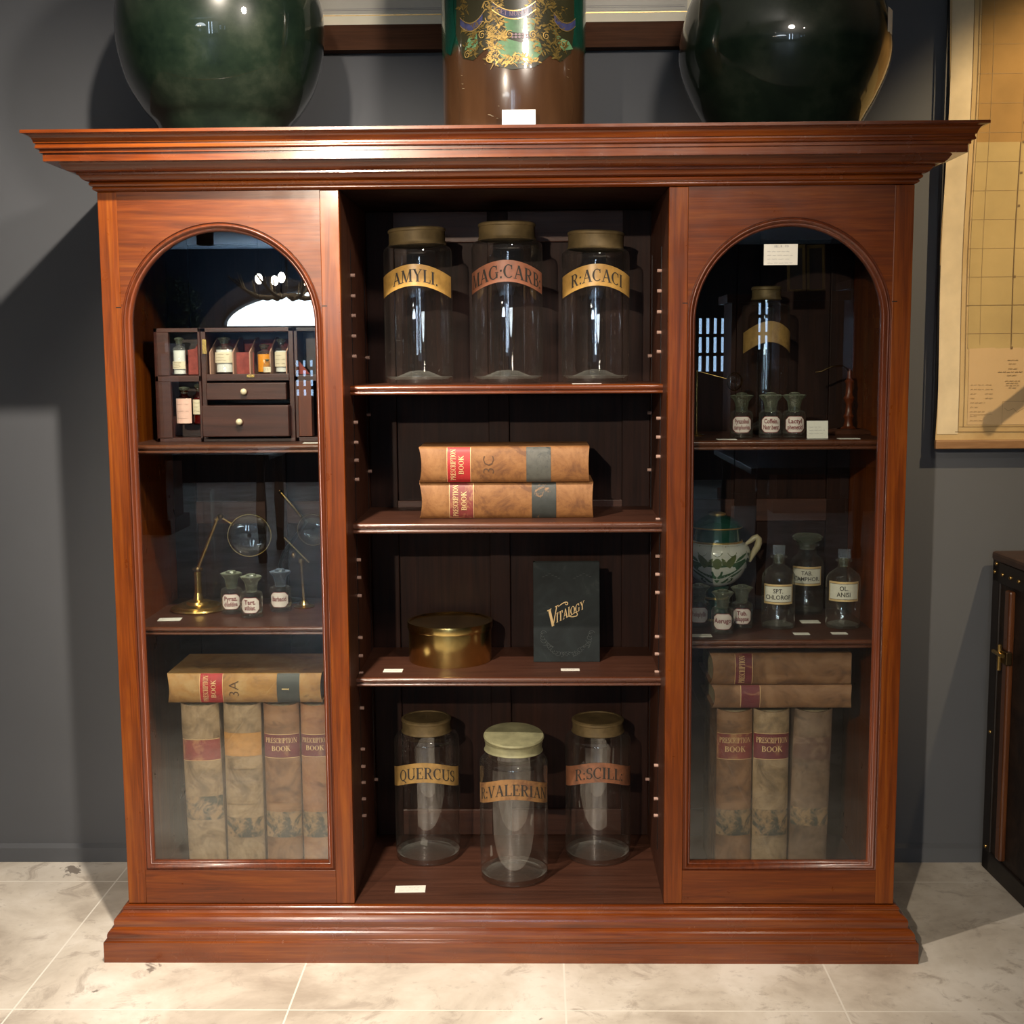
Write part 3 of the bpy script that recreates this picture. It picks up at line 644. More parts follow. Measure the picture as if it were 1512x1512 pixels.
    for x, y in ((766, 86), (718, 50), (756, 52), (788, 52), (697, 76), (806, 52), (830, 60)): scroll(goldj, U(x), Z(y), .009, 1.5, 1.0, .0018); scroll(dark, U(x) + .002, Z(y) - .003, .006, 1.2, 2.0, .001)
    for i in range(5):
        for j in range(2): blob(lilac, P([(757 + i*5, 52 + j*4), (759.5 + i*5, 50 + j*4), (762 + i*5, 52 + j*4), (759.5 + i*5, 54 + j*4)]), fn4)
    # small chips of worn glaze
    for x, y, s_ in ((688, 105, 2), (689, 118, 2.5), (690, 125, 3), (837, 96, 2.5), (836, 108, 2.5), (727, 170, 4), (731, 172, 3), (740, 158, 2), (738, 176, 2)): blob(ivory, P([(x - s_*.5, y), (x, y + s_), (x + s_*.6, y + s_*.3), (x + s_*.2, y - s_)]), fn)
    g.build('gilded_crest', t)
bigjar()
c_ = MB(); c_.box(-.037, .037, 0, .0012, 0, .046, cardw); o = c_.build('price_card', None, (.0362, -.052, ZC)); o.rotation_euler = (-.14, 0, 0); tag(o, 'bright white price card leaning on the brown painted jar', 'price card')

# ---------------------------------------------------------------- picture and map on the wall
def picture():
    t = thing('framed_picture', 'wide framed print with cream mat hanging behind the carboys', 'picture', (0, .555, 2.25))
    x0, x1, z1 = -.585, .565, .40
    f = MB(); fm = wood('frame_walnut', (.03, .012, .006), (.075, .03, .014), (.11, .045, .02), 'x', rough=.75, coat=0, spec=.2, seed=14); fm2 = wood('frame_walnut_upright', (.03, .012, .006), (.075, .03, .014), (.11, .045, .02), 'z', rough=.75, coat=0, spec=.2, seed=15)
    b = .064
    f.prism([(x0, 0), (x1, 0), (x1 - b, b), (x0 + b, b)], -.018, .02, fm); f.prism([(x0 + b, z1 - b), (x1 - b, z1 - b), (x1, z1), (x0, z1)], -.018, .02, fm)
    f.prism([(x0, 0), (x0 + b, b), (x0 + b, z1 - b), (x0, z1)], -.018, .02, fm2); f.prism([(x1 - b, b), (x1, 0), (x1, z1), (x1 - b, z1 - b)], -.018, .02, fm2)
    f.build('frame', t)
    m = MB(); m.box(x0 + b, x1 - b, .0, .004, b, z1 - b, plain('mat_cream', (.85, .80, .64), .8, var=.05)); m.build('mat', t)
    p = MB(); p.box(x0 + b + .026, x1 - b - .026, -.002, 0, b + .032, z1 - b - .03, plain('print_grey', (.48, .46, .40), .5, coat=.5, var=.12, vs=6)); p.build('print', t)
    e = MB()
    for a in (.034, .038): 
        e.box(x0 + b + a - .002, x1 - b - a + .002, -.0028, -.002, b + a + .006, b + a + .007, inkblue)
    e.box(x0 + b + .022, x1 - b - .022, -.001, 0, b + .027, b + .029, gold); e.build('fillet', t)
picture()
def wallmap():
    t = thing('wall_map', 'large aged paper map on a wooden batten hanging at the right', 'map', (1.155, .535, 1.195))
    def paper():
        m, nt, b = newmat('aged_map_paper')
        v = coords(nt, (1, 1, 1)); n = noise(nt, v, 3, 6, .6, .6); n2 = noise(nt, v, 14, 5)
        c = ramp(nt, n, [(.3, (.44, .29, .12)), (.5, (.56, .40, .19)), (.7, (.66, .50, .28))])
        c = mixc(nt, ramp(nt, n2, [(.5, (0, 0, 0)), (.8, (.25, .25, .25))]), c, (.36, .22, .09))
        nt.links.new(c, b.inputs['Base Color']); b.inputs['Roughness'].default_value = .85; return m
    pm = paper(); W_ = .95; H_ = 1.40
    lean = lambda z: .0045 * z
    s = MB(); f = lambda x, z: (x + lean(z) + .004 * math.sin(z * 9) * (x < .01), .003 * math.sin(z * 5 + x * 3), z)
    grid(s, pm, f, 0, W_, .014, H_, 20, 40)
    fo = lambda off: (lambda x, z: (x + lean(z) + .003 * math.sin(z * 7 + 1), .003 * math.sin(z * 5 + x * 3) - off, z))
    f1, f2, f3 = fo(.0015), fo(.0025), fo(.0035)
    ochre = plain('map_wash_ochre', (.40, .235, .075), .85, var=.18, vs=5); sand = plain('map_wash_sand', (.50, .37, .16), .85, var=.14, vs=5)
    pale = plain('map_wash_pale', (.60, .42, .22), .85, var=.08, vs=5); margin = plain('map_margin_cream', (.70, .58, .38), .85, var=.15, vs=9); line = plain('map_ink_brown', (.20, .13, .06), .8); fine = plain('map_ink_fine', (.36, .25, .12), .8)
    grid(s, margin, f1, .001, .058, .03, H_ - .01, 3, 30)
    grid(s, ochre, f1, .078, W_ - .02, .80, H_ - .01, 12, 20); grid(s, sand, f1, .078, W_ - .02, .26, .80, 12, 16); grid(s, pale, f1, .082, W_ - .02, .055, .262, 12, 8)
    def rule(x0, z0, x1, z1, th, m=line, n=24):
        for i in range(n):
            a = i / n; b = (i + 1) / n; p = (x0 + (x1-x0)*a, z0 + (z1-z0)*a); q = (x0 + (x1-x0)*b, z0 + (z1-z0)*b); d = Vector((q[0]-p[0], q[1]-p[1])).normalized(); k = Vector((-d.y, d.x)) * th / 2
            s.add([f2(p[0]-k.x, p[1]-k.y), f2(q[0]-k.x, q[1]-k.y), f2(q[0]+k.x, q[1]+k.y), f2(p[0]+k.x, p[1]+k.y)], [(0, 1, 2, 3)], m)
    rule(.058, .036, .058, H_, .0016); rule(.072, .05, .072, H_, .0014); rule(.050, .036, W_, .036, .0016); rule(.06, .050, W_, .050, .0012)
    for i in range(9): rule(.11 + i * .085, .27, .11 + i * .085, 1.3, .0009, fine)
    for j in range(13): rule(.072, .30 + j * .075, W_ - .02, .30 + j * .075, .0009, fine)
    rule(.072, .375, W_ - .02, .378, .0016); rule(.193, .262, .193, .80, .0018)
    for z in (.262, .45, .635, .72, .80, .85, .92, .99): x = .195 + (z - .26) * .01; s.add([f3(x - .003, z - .003), f3(x + .003, z - .003), f3(x + .003, z + .003), f3(x - .003, z + .003)], [(0, 1, 2, 3)], line)
    # panel of small print
    rr = random.Random(5)
    for cx, z, wd in ((.20, .228, .030), (.20, .218, .022), (.20, .205, .024), (.195, .196, .07), (.20, .187, .03), (.20, .172, .04), (.20, .166, .034), (.20, .160, .036), (.20, .154, .02)):
        scribble(s, line if wd > .06 else fine, f3, cx - wd / 2, cx + wd / 2, z, .003, .0009)
    for i in range(9):
        z = .162 - i * .012; scribble(s, fine, f3, .088, .088 + rr.choice((.02, .04, .035, .012)), z, .003, .0007)
        if i < 4: scribble(s, fine, f3, .128, .148, z, .003, .0008)
    rule(.088, .082, .148, .082, .0009, fine)
    for a in ((.175, .055, .175, .118), (.175, .118, .30, .118), (.30, .118, .30, .055)): rule(*a, .001, fine, 6)
    pts = [(.18, .10), (.19, .092), (.205, .098), (.215, .088), (.235, .1), (.26, .09), (.29, .1)]
    for a, b in zip(pts, pts[1:]): rule(*a, *b, .0012, fine, 3)
    s.build('map_sheet', t)
    bt = MB(); bt.box(-.001, W_, -.010, .006, -.010, .014, wood('map_batten', (.20, .10, .04), (.32, .17, .07), (.42, .25, .11), 'x', rough=.5, coat=0, seed=17)); bt.build('batten', t, bevel=.003)
    MB().box(-.003, .0, .002, .006, .014, H_, black).build('backing_edge', t)
wallmap()
la = MB(); la.tube([(1.372, .335, 1.452), (1.378, .335, 1.457)], .020, black, 20); la.tube([(1.378, .335, 1.457), (1.75, .34, 1.76)], .016, black, 14); la.tube([(1.75, .34, 1.76), (1.80, .42, 1.78), (1.80, .577, 1.78)], .012, black, 12)
tag(la.build('wall_bracket'), 'black metal bracket arm reaching over the map from the right edge', 'bracket')

# ---------------------------------------------------------------- trunk
def trunk():
    t = thing('steamer_trunk', 'dark brown steamer trunk with wooden slats standing against the wall', 'trunk', (1.327, .545, 0), (0, 0, math.radians(2.7)))
    lt = leather('trunk_hide', (.020, .010, .006), (.008, .004, .003), (.035, .018, .010), 30); br = plain('trunk_binding', (.014, .009, .007), .5, var=.3, vs=20)
    D = -.75
    MB().box(.006, .62, D, -.004, .012, .89, lt).build('body', t, bevel=.004)
    e = MB()
    for y0, y1 in ((D - .004, D + .05), (-.05, 0)): e.box(0, .626, y0, y1, .0, .896, br)
    e.box(0, .626, D - .004, 0, .82, .878, br); e.box(0, .626, D - .004, 0, 0, .06, br); e.build('leather_binding', t, bevel=.004)
    MB().box(-.004, .63, D - .008, .002, .878, .903, plain('trunk_lid_edge', (.06, .032, .022), .45, var=.3, vs=20)).build('lid', t, bevel=.008)
    sl = wood('trunk_slat', (.05, .016, .006), (.14, .045, .014), (.22, .08, .025), 'z', seed=19)
    for y in (-.13, -.40, -.62): MB().box(-.012, .006, y - .017, y + .017, .07, .815, sl).build('slat', t, bevel=.006)
    for y, z in [(-.02 - .052 * i, .848) for i in range(13)] + [(-.03, .872), (-.03, .07), (-.03, .4)]: MB().sphere((-.001, y, z), .0055, brass, 6).build('rivet', t)
    l = MB(); l.box(-.022, -.006, -.165, -.10, .62, .655, darkbrass); l.tube([(-.026, -.13, .60), (-.026, -.13, .67)], .006, brass); l.tube([(-.03, -.16, .645), (-.03, -.10, .645)], .006, brass); l.build('latch', t, bevel=.003)
trunk()

# ---------------------------------------------------------------- books
def book(label, L, T_, D, loc, cov, labels, rot=(0, 0, 0), group=None, bulge=.016, ink_txt=None, bands=(), lean=0):
    t = thing('ledger_book', label, 'book', loc, rot, group)
    m = MB(); n = 16; h = T_ / 2
    sp = lambda x: bulge * (1 - math.sqrt(max(0, 1 - (x / h) ** 2 * .97)))
    arcx = [-h * math.cos(pi * i / n) for i in range(n + 1)]
    outer = [(x, sp(x)) for x in arcx]; z0, z1 = 0, L
    # spine, with a slightly dipped headcap
    nz = 14; vs = []; fs = []
    for j in range(nz + 1):
        z = L * j / nz
        for x, y in outer:
            dz = -.007 * (1 - (x / h) ** 2) if j == nz else (.003 * (1 - (x / h) ** 2) if j == 0 else 0)
            vs.append((x, y, z + dz))
    for j in range(nz):
        for i in range(n): a = j * (n + 1) + i; fs.append((a, a + 1, a + n + 2, a + n + 1))
    m.add(vs, fs, cov, True)
    inner = [(x * .93, y + .004) for x, y in outer]
    for zz, dzs in ((L, -.007), (0, .003)):
        vs = [(x, y, zz + dzs * (1 - (x / h) ** 2)) for x, y in outer] + [(x, y, zz + dzs * (1 - (x / h) ** 2) * .9) for x, y in inner]
        m.add(vs, [(i, i + 1, n + 2 + i, n + 1 + i) if zz == L else (i + 1, i, n + 1 + i, n + 2 + i) for i in range(n)], cov)
    for sx in (-1, 1):
        a, b = sx * h, sx * (h - .0045); m.box(min(a, b), max(a, b), sp(h), D, 0, L, cov)
    for bz in bands:
        f = lambda x, z: (x, sp(x) - .0022 if abs(x) < h * .98 else sp(x), z); grid(m, cov, f, -h * .97, h * .97, bz - .003, bz + .003, 12, 1)
    m.build('cover', t)
    MB().box(-h + .005, h - .005, .012 + bulge * .6, D - .008, .006, L - .009, pagem).build('page_block', t)
    for (a, b, mt, lines) in labels:
        lb = MB(); f = lambda x, z: (x, sp(x) - .0009, z); grid(lb, mt, f, -h * .985, h * .985, a, b, 16, 1)
        for zz in (a, b): grid(lb, goldflat if mt in (redl, redw, redw2) else mt, lambda x, z: (x, sp(x) - .0014, z), -h * .97, h * .97, zz - .0006, zz + .0006, 16, 1)
        if lines:
            k = len(lines); hh = (b - a) / (k + .9)
            for i, s_ in enumerate(lines): roman(lb, s_, goldflat, hh * .62, lambda x, z: (x, sp(x) - .0018, z), min(1, 1.75 * h / (sum(glyph(c)[0] for c in s_) * hh * .62)), 0, b - hh * (i + 1) - .001)
        lb.build('spine_label', t)
    if ink_txt:
        w_ = MB(); txt, zc, hh = ink_txt; sans(w_, txt, plain('pen_ink', (.10, .05, .025), .8), hh, lambda x, z: (x, sp(x) - .0012, z), 0, zc, 1, -.0004); w_.build('handwritten_number', t)
    return t
PB = ('PRESCRIPTION', 'BOOK')
GC = 'two old ledgers stacked flat on the centre shelf'
RY = (0, -pi / 2, 0)
book('tan leather ledger lying lower of two on the centre shelf, red label worn', .432, .090, .20, (.2125, .190, 1.0424 + .0452), tan, [(.297, .357, redw, PB), (.093, .152, blkl, None)], RY, GC)
book('tan leather ledger lying on top of the pair, bright red label and pencilled number', .421, .088, .19, (.2025, .180, 1.1330 + .0445), tan2 if 0 else tan, [(.293, .351, redl, PB), (.096, .155, blkl2, None)], RY, GC, ink_txt=('3C', .235, .04))
GL = 'old ledgers behind the left glass door'
hL = .463
def ub(label, x, T_, cov, labels, grp, L=hL, lean=0, bands=(), y=.122): return book(label, L, T_, .24, (x, y, .128), cov, labels, (0, lean, 0), grp, bands=bands, bulge=.02)
ub('grey buff ledger upright behind left door, leftmost with torn dark patch', -.7635, .095, tan3, [(.318, .372, redw, None), (.165, .225, blkw, None)], GL, lean=math.radians(-1.0))
ub('buff upright ledger behind left door with orange tan label, second from left', -.6655, .094, tan3, [(.330, .388, orangel, None), (.120, .170, blkw, None)], GL, bands=(.21, .27, .30))
ub('mottled brown upright ledger behind left door with maroon label, third from left', -.5675, .089, tan4, [(.325, .385, redw2, PB), (.120, .185, blkw, None)], GL, bands=(.215, .25))
ub('rust coloured upright ledger behind left door, rightmost of the four', -.4830, .073, tan5, [(.328, .385, redw2, PB), (.120, .185, blkw, None)], GL)
book('ochre leather ledger lying flat across the tops of four upright ledgers', .385, .075, .22, (-.4615, .115, .593 + .0378), tan2, [(.245, .302, redl, PB), (.055, .110, blkl, ('1',))], RY, GL, ink_txt=('3A', .205, .036))
GR = 'old ledgers behind the right glass door'
ub('brown upright ledger behind right door with worn red label, leftmost', .5600, .088, tan4, [(.320, .385, redw, PB), (.125, .190, blkw, None)], GR, L=.446)
ub('buff upright ledger behind right door with maroon label, in the middle', .6510, .088, tan3, [(.320, .385, redw2, PB), (.125, .190, blkw, None)], GR, L=.446)
ub('dull grey brown upright ledger behind right door, leaning with torn head', .7450, .094, leather('leather_dull', (.16, .10, .065), (.07, .045, .03), (.22, .15, .10), 40), [(.320, .375, worn('label_faded', (.13, .07, .05), (.2, .13, .09), 33, (.5, .6)), None), (.150, .195, blkw, None)], GR, L=.446, lean=math.radians(1.2))
book('thin brown ledger lying flat directly on the upright ledgers, right door', .342, .058, .22, (.8420, .11, .5795 + .0292), tan4, [(.225, .272, redw2, None)], RY, GR, bulge=.012)
book('thicker brown ledger lying topmost behind the right door', .345, .078, .22, (.8400, .108, .6385 + .0392), tan4, [(.243, .285, redw2, ('PRESCRIPTION',))], RY, GR)
# black book with gilt title
def vitalogy():
    t = thing('black_book', 'black cloth book with gilt title standing upright on the third centre shelf', 'book', (.1485, .275, .6585), (math.radians(-5), 0, 0))
    cl, nt, b = newmat('black_cloth'); n = noise(nt, coords(nt, (1, 1, 1)), 60, 5, .6); n2 = noise(nt, coords(nt, (1, 1, 1)), 14, 6, .6, 1)
    nt.links.new(ramp(nt, n2, [(.35, (.010, .013, .014)), (.6, (.016, .022, .023)), (.72, (.035, .043, .042))]), b.inputs['Base Color']); b.inputs['Roughness'].default_value = .7; b.inputs['Specular IOR Level'].default_value = .25; bump(nt, b, n, .3, .001)
    w, h = .0845, .2585
    m = MB(); m.box(-w, w, 0, .004, 0, h, cl); m.box(-w, w, .036, .040, 0, h, cl); m.box(-w - .002, -w + .002, 0, .040, 0, h, cl); m.build('cover', t, bevel=.001)
    MB().box(-w + .003, w - .005, .004, .036, .004, h - .003, pagem).build('page_block', t)
    g = MB(); ca, sa = math.cos(math.radians(24)), math.sin(math.radians(24))
    f = lambda u_, z: (u_, -.0006, .115 + z + u_ * .5)
    roman(g, 'V', goldflat, .048, f, .66, -.036, -.004); roman(g, 'ITAL', goldflat, .025, f, .53, -.0075, 0); roman(g, 'OGY', goldflat, .0215, f, .60, .0270, .0005)
    def swash(P, wd):
        for i, (a, b_) in enumerate(zip(P, P[1:])):
            d = Vector((b_[0]-a[0], b_[1]-a[1])).normalized(); k = Vector((-d.y, d.x)) * wd * (.4 + .6 * math.sin(pi * (i + .5) / (len(P) - 1)))
            g.add([(a[0]-k.x, -.0006, a[1]-k.y), (b_[0]-k.x, -.0006, b_[1]-k.y), (b_[0]+k.x, -.0006, b_[1]+k.y), (a[0]+k.x, -.0006, a[1]+k.y)], [(0, 1, 2, 3)], goldflat)
    swash([(-.022 + .021 * i / 10, .143 + .012 * math.sin(pi * .5 * i / 10)) for i in range(11)] + [(-.001 + .0035 * math.sin(a * .6), .1515 + .0035 * math.cos(a * .6)) for a in range(9)], .0013)
    swash([(.004 + .018 * i / 10, .1185 - .0015 * math.sin(pi * i / 10)) for i in range(11)] + [(.0225 + .0045 * math.sin(a * .5), .1235 - .0050 * math.cos(a * .5)) for a in range(10)], .0012)
    g.build('gilt_title', t)
    # blind-stamped flourishes
    q = MB(); em = plain('blind_stamp', (.045, .055, .052), .5); rr = random.Random(9)
    for sgn in (-1, 1):
        for i in range(14):
            a = i / 13 * pi * .5; x = sgn * (.062 * math.cos(a)); z = .075 - .055 * math.sin(a); 
            P = [(x + .010 * math.cos(k * .7 + i) * (1 - k / 9), z + .008 * math.sin(k * .7 + i) * (1 - k / 9)) for k in range(8)]
            for A, B in zip(P, P[1:]):
                d = Vector((B[0]-A[0], B[1]-A[1])).normalized(); k_ = Vector((-d.y, d.x)) * .00035; q.add([(A[0]-k_.x, -.0004, A[1]-k_.y), (B[0]-k_.x, -.0004, B[1]-k_.y), (B[0]+k_.x, -.0004, B[1]+k_.y), (A[0]+k_.x, -.0004, A[1]+k_.y)], [(0, 1, 2, 3)], em)
        for i in range(6):
            x = sgn * (.020 + i * .008); z = .228 - .004 * abs(i - 3); q.add([(x - .003, -.0004, z), (x + .003, -.0004, z + .0006), (x + .003, -.0004, z + .0012), (x - .003, -.0004, z + .0008)], [(0, 1, 2, 3)], em)
    q.build('blind_stamping', t)
vitalogy()
# brass tin
t = thing('brass_tin', 'round polished brass tin with a lid on the third centre shelf', 'tin', (-.1552, .3125, .6582))
MB().lathe([(.001, .001), (.1065, 0), (.1075, .002), (.1075, .088), (.104, .088)], tinbrass, 72).build('tin_body', t)
MB().lathe([(.1075, .084), (.1100, .084), (.1110, .087), (.1110, .101), (.1105, .104), (.106, .1045), (.102, .100), (.092, .0985), (.001, .0975)], tinbrass, 72).build('lid', t)

# ---------------------------------------------------------------- cards
def flat_card(x, y, z, w, d, label, rz=0, tone=card, name='price_card', grp=None):
    m = MB(); m.box(-w/2, w/2, -d/2, d/2, 0, .001, tone)
    for k in range(2): scribble(m, inkblue, lambda u_, v_: (u_, v_, .0013), -w*.36, w*.30, d*.12 - k*d*.32, d*.12, .0003)
    o = m.build(name, None, (x, y, z + .0004)); o.rotation_euler = (0, 0, rz); return tag(o, label, 'price card', grp)
flat_card(-.2913, .185, .6582, .048, .030, 'small white card lying in front of the brass tin')
flat_card(.1542, .190, .6582, .047, .022, 'small white card lying in front of the black book')
flat_card(-.2470, .085, .127, .075, .040, 'white card lying at front left of the bottom compartment', .04)
flat_card(-.8437, .160, .7965, .056, .034, 'white card lying before the big brass magnifier base', .1)
flat_card(.4669, .120, .7605, .062, .030, 'white card lying at the left front under the green urn', 0)
flat_card(.7202, .136, .7605, .038, .022, 'white card lying just right of the chloroform bottle')
flat_card(.8134, .141, .7605, .038, .022, 'white card lying in front of the anise bottle')
flat_card(.7716, .280, .7605, .048, .034, 'white card lying in front of the tall camphor tablet bottle')
flat_card(.5250, .10, 1.2415, .046, .03, 'white card lying left of the first small bottle, upper right shelf')
flat_card(.815, .10, 1.2415, .050, .026, 'white card lying under the turned wooden stand, upper right shelf')
flat_card(-.462, .10, 1.2385, .050, .026, 'white card lying at the right end of the upper left shelf')
flat_card(.193, .125, 1.3752, .070, .020, 'dark edged card lying before the right jar on the top centre shelf')
def stand_card(w, h, loc, label, lines, rx=-.12, head=None):
    m = MB(); m.box(-w/2, w/2, 0, .0009, 0, h, card); f = lambda u_, z: (u_, -.0004, z)
    if head: roman(m, head, inkblue, h * .10, f, 1.0, 0, h * .84)
    for k in range(lines): scribble(m, inkblue, f, -w*.40, w*(.25 + .1 * (k % 2)), h*(.62 - .18*k), h*.07, .00035)
    o = m.build('price_card', None, loc); o.rotation_euler = (rx, 0, 0); return tag(o, label, 'price card')
stand_card(.0505, .0425, (.7455, .120, 1.2418), 'cream price card propped upright beside the third small bottle', 3)
stand_card(.0765, .0470, (.6300, .0145, 1.6445), 'white handwritten price card stuck to the glass of the right door', 4, 0, 'WALL..K . CO')

# ---------------------------------------------------------------- small pharmacy bottles
def label_poly(mb, fn, fn2, w, h, zc, m, edge):
    """octagonal enamelled label with border"""
    def octo(w_, h_, c): return [(-w_/2 + c, -h_/2), (w_/2 - c, -h_/2), (w_/2, -h_/2 + c), (w_/2, h_/2 - c), (w_/2 - c, h_/2), (-w_/2 + c, h_/2), (-w_/2, h_/2 - c), (-w_/2, -h_/2 + c)]
    def fill(w_, h_, c, mt, f):
        n = 12
        for i in range(n):
            x0 = -w_/2 + w_*i/n; x1 = -w_/2 + w_*(i+1)/n
            top = lambda x: h_/2 - max(0, c - (w_/2 - abs(x)))
            mb.add([f(x0, zc - top(x0)), f(x1, zc - top(x1)), f(x1, zc + top(x1)), f(x0, zc + top(x0))], [(0, 1, 2, 3)], mt, True)
    fill(w + .0030, h + .0030, .009, edge, fn); fill(w, h, .0085, m, fn2)
def small_bottle(label, loc, lines, rz=0, sc=1.0, blue=False, grp='small stoppered pharmacy bottles', rr=.0272):
    t = thing('pharmacy_bottle', label, 'bottle', loc, (0, 0, rz), grp); t.scale = (sc,) * 3
    hb = .064
    MB().lathe([(.001, .005), (rr*.7, .004), (rr*.85, .0005), (rr*.95, .0015), (rr, .005), (rr, hb - .006), (rr*.93, hb - .001), (rr*.70, hb + .002), (.015, hb + .004), (.0145, hb + .012), (.0185, hb + .014)], botg, 40).build('glass_body', t)
    MB().lathe([(.001, .010), (rr*.6, .009), (rr*.9, .012), (rr*.9, hb*.3)], botb, 32).build('glass_base', t)
    sm = stopb if blue else stopg
    MB().lathe([(.001, hb - .002), (.0125, hb), (.0150, hb + .018), (.0170, hb + .026), (.0255, hb + .036), (.0265, hb + .039), (.0225, hb + .0405), (.014, hb + .0395), (.011, hb + .0450), (.001, hb + .0465)], sm, 32, wob=lambda a, z: 1 + .05 * math.cos(8 * a)).build('stopper', t)
    lb = MB(); label_poly(lb, cyl(rr, .0006), cyl(rr, .0010), .046, .037, .034, white_l, inkred)
    k = len(lines); hh = .017 if k == 1 else .0155
    for i, s_ in enumerate(lines):
        sans(lb, s_, inkred, hh, cyl(rr, .0015), 0, .034 - .0035 + (k - 1) * .0062 - i * .0145, min(.90, .043 / (len(s_) * hh * .52)), .0004)
    lb.build('label', t); return t
small_bottle('small stoppered bottle left of the trio under the magnifier, pink label', (-.7071, .2430, .7965), ['Pyraz.', 'chlofdina'], .12)
small_bottle('small stoppered bottle in front under the magnifier, label reading Tart. stibiat.', (-.6450, .1925, .7965), ['Tart.', 'stibiat.'], .05)
small_bottle('small stoppered bottle with bluish stopper beside the little brass stand', (-.5870, .2675, .7965), ['Barbacid'], .05, blue=True)
small_bottle('small stoppered bottle leftmost of three on the upper right shelf', (.5691, .155, 1.2415), ['Pyrazolinol', 'camphorica'], -.12)
small_bottle('small stoppered bottle labelled Coffein, middle of three on the upper right shelf', (.6389, .155, 1.2415), ['Coffein.', 'Natr.benz'], -.12)
small_bottle('small stoppered bottle labelled Lactyl, right of three on the upper right shelf', (.6955, .153, 1.2415), ['Lactyl', 'phenetid'], -.1)
small_bottle('small stoppered bottle before the green urn, left of three', (.4810, .2320, .7605), ['Podophyllin'], -.12)
small_bottle('small stoppered bottle standing foremost before the green urn', (.5285, .1500, .7605), ['Aerugo'], -.1)
small_bottle('small stoppered bottle before the green urn, right of three, label Tub. Jalappae', (.5860, .2150, .7605), ['Tub.', 'Jalappae'], -.12)
def round_bottle(label, loc, lines, rr, H, zlab, wide=False, rz=-.2, stop='disc'):
    t = thing('apothecary_bottle', label, 'bottle', loc, (0, 0, rz), 'clear apothecary bottles with gilt edged labels')
    nr = .024 if wide else .0150
    sh = H * .70
    MB().lathe([(.001, .012), (rr*.5, .008), (rr*.85, .001), (rr*.95, .002), (rr, .008), (rr, sh - .02), (rr*.96, sh - .010), (rr*.80, sh), (rr*.55, sh + .008), (nr, sh + .014), (nr*.97, H * .84), (nr*1.35, H * .85), (nr*1.35, H * .87), (nr, H*.875)], botg, 48).build('glass_body', t)
    MB().lathe([(.001, .018), (rr*.5, .014), (rr*.9, .009)], botb, 32).build('glass_base', t)
    s = MB()
    if wide: s.lathe([(.001, H*.80), (nr*.8, H*.80), (nr*.9, H*.88), (nr*1.55, H*.92), (nr*1.65, H*.955), (nr*1.3, H*.985), (.001, H)], stopg, 36)
    else:
        s.lathe([(.001, H*.78), (.010, H*.78), (.012, H*.86), (.010, H*.885), (.006, H*.89)], stopg, 24)
        s.box(-.015, .015, -.004, .004, H*.885, H, botg)
    s.build('stopper', t)
    lb = MB(); w = rr * 1.72; h = .038
    grid(lb, goldflat, cyl(rr, .0006), -w/2 - .004, w/2 + .004, zlab - h/2 - .006, zlab + h/2 + .006, 14)
    grid(lb, ink, cyl(rr, .0009), -w/2 - .001, w/2 + .001, zlab - h/2 - .001, zlab + h/2 + .001, 14)
    grid(lb, white_b, cyl(rr, .0012), -w/2, w/2, zlab - h/2, zlab + h/2, 14)
    for i, s_ in enumerate(lines): sans(lb, s_, ink, .0155, cyl(rr, .0018), 0, zlab + .003 - i * .0155, .88, .0002)
    lb.build('label', t); return t
round_bottle('clear apothecary bottle with square stopper labelled SPT. CHLOROF', (.6779, .2200, .7605), ['SPT.', 'CHLOROF'], .0415, .209, .0905)
round_bottle('wide necked apothecary bottle labelled TAB. CAMPHOR standing at the back', (.7869, .4020, .7605), ['TAB.', 'CAMPHOR.'], .0440, .214, .105, True)
round_bottle('clear apothecary bottle labelled OL. ANISI, right end of the shelf', (.8400, .2190, .7605), ['OL.', 'ANISI'], .0425, .198, .0970)

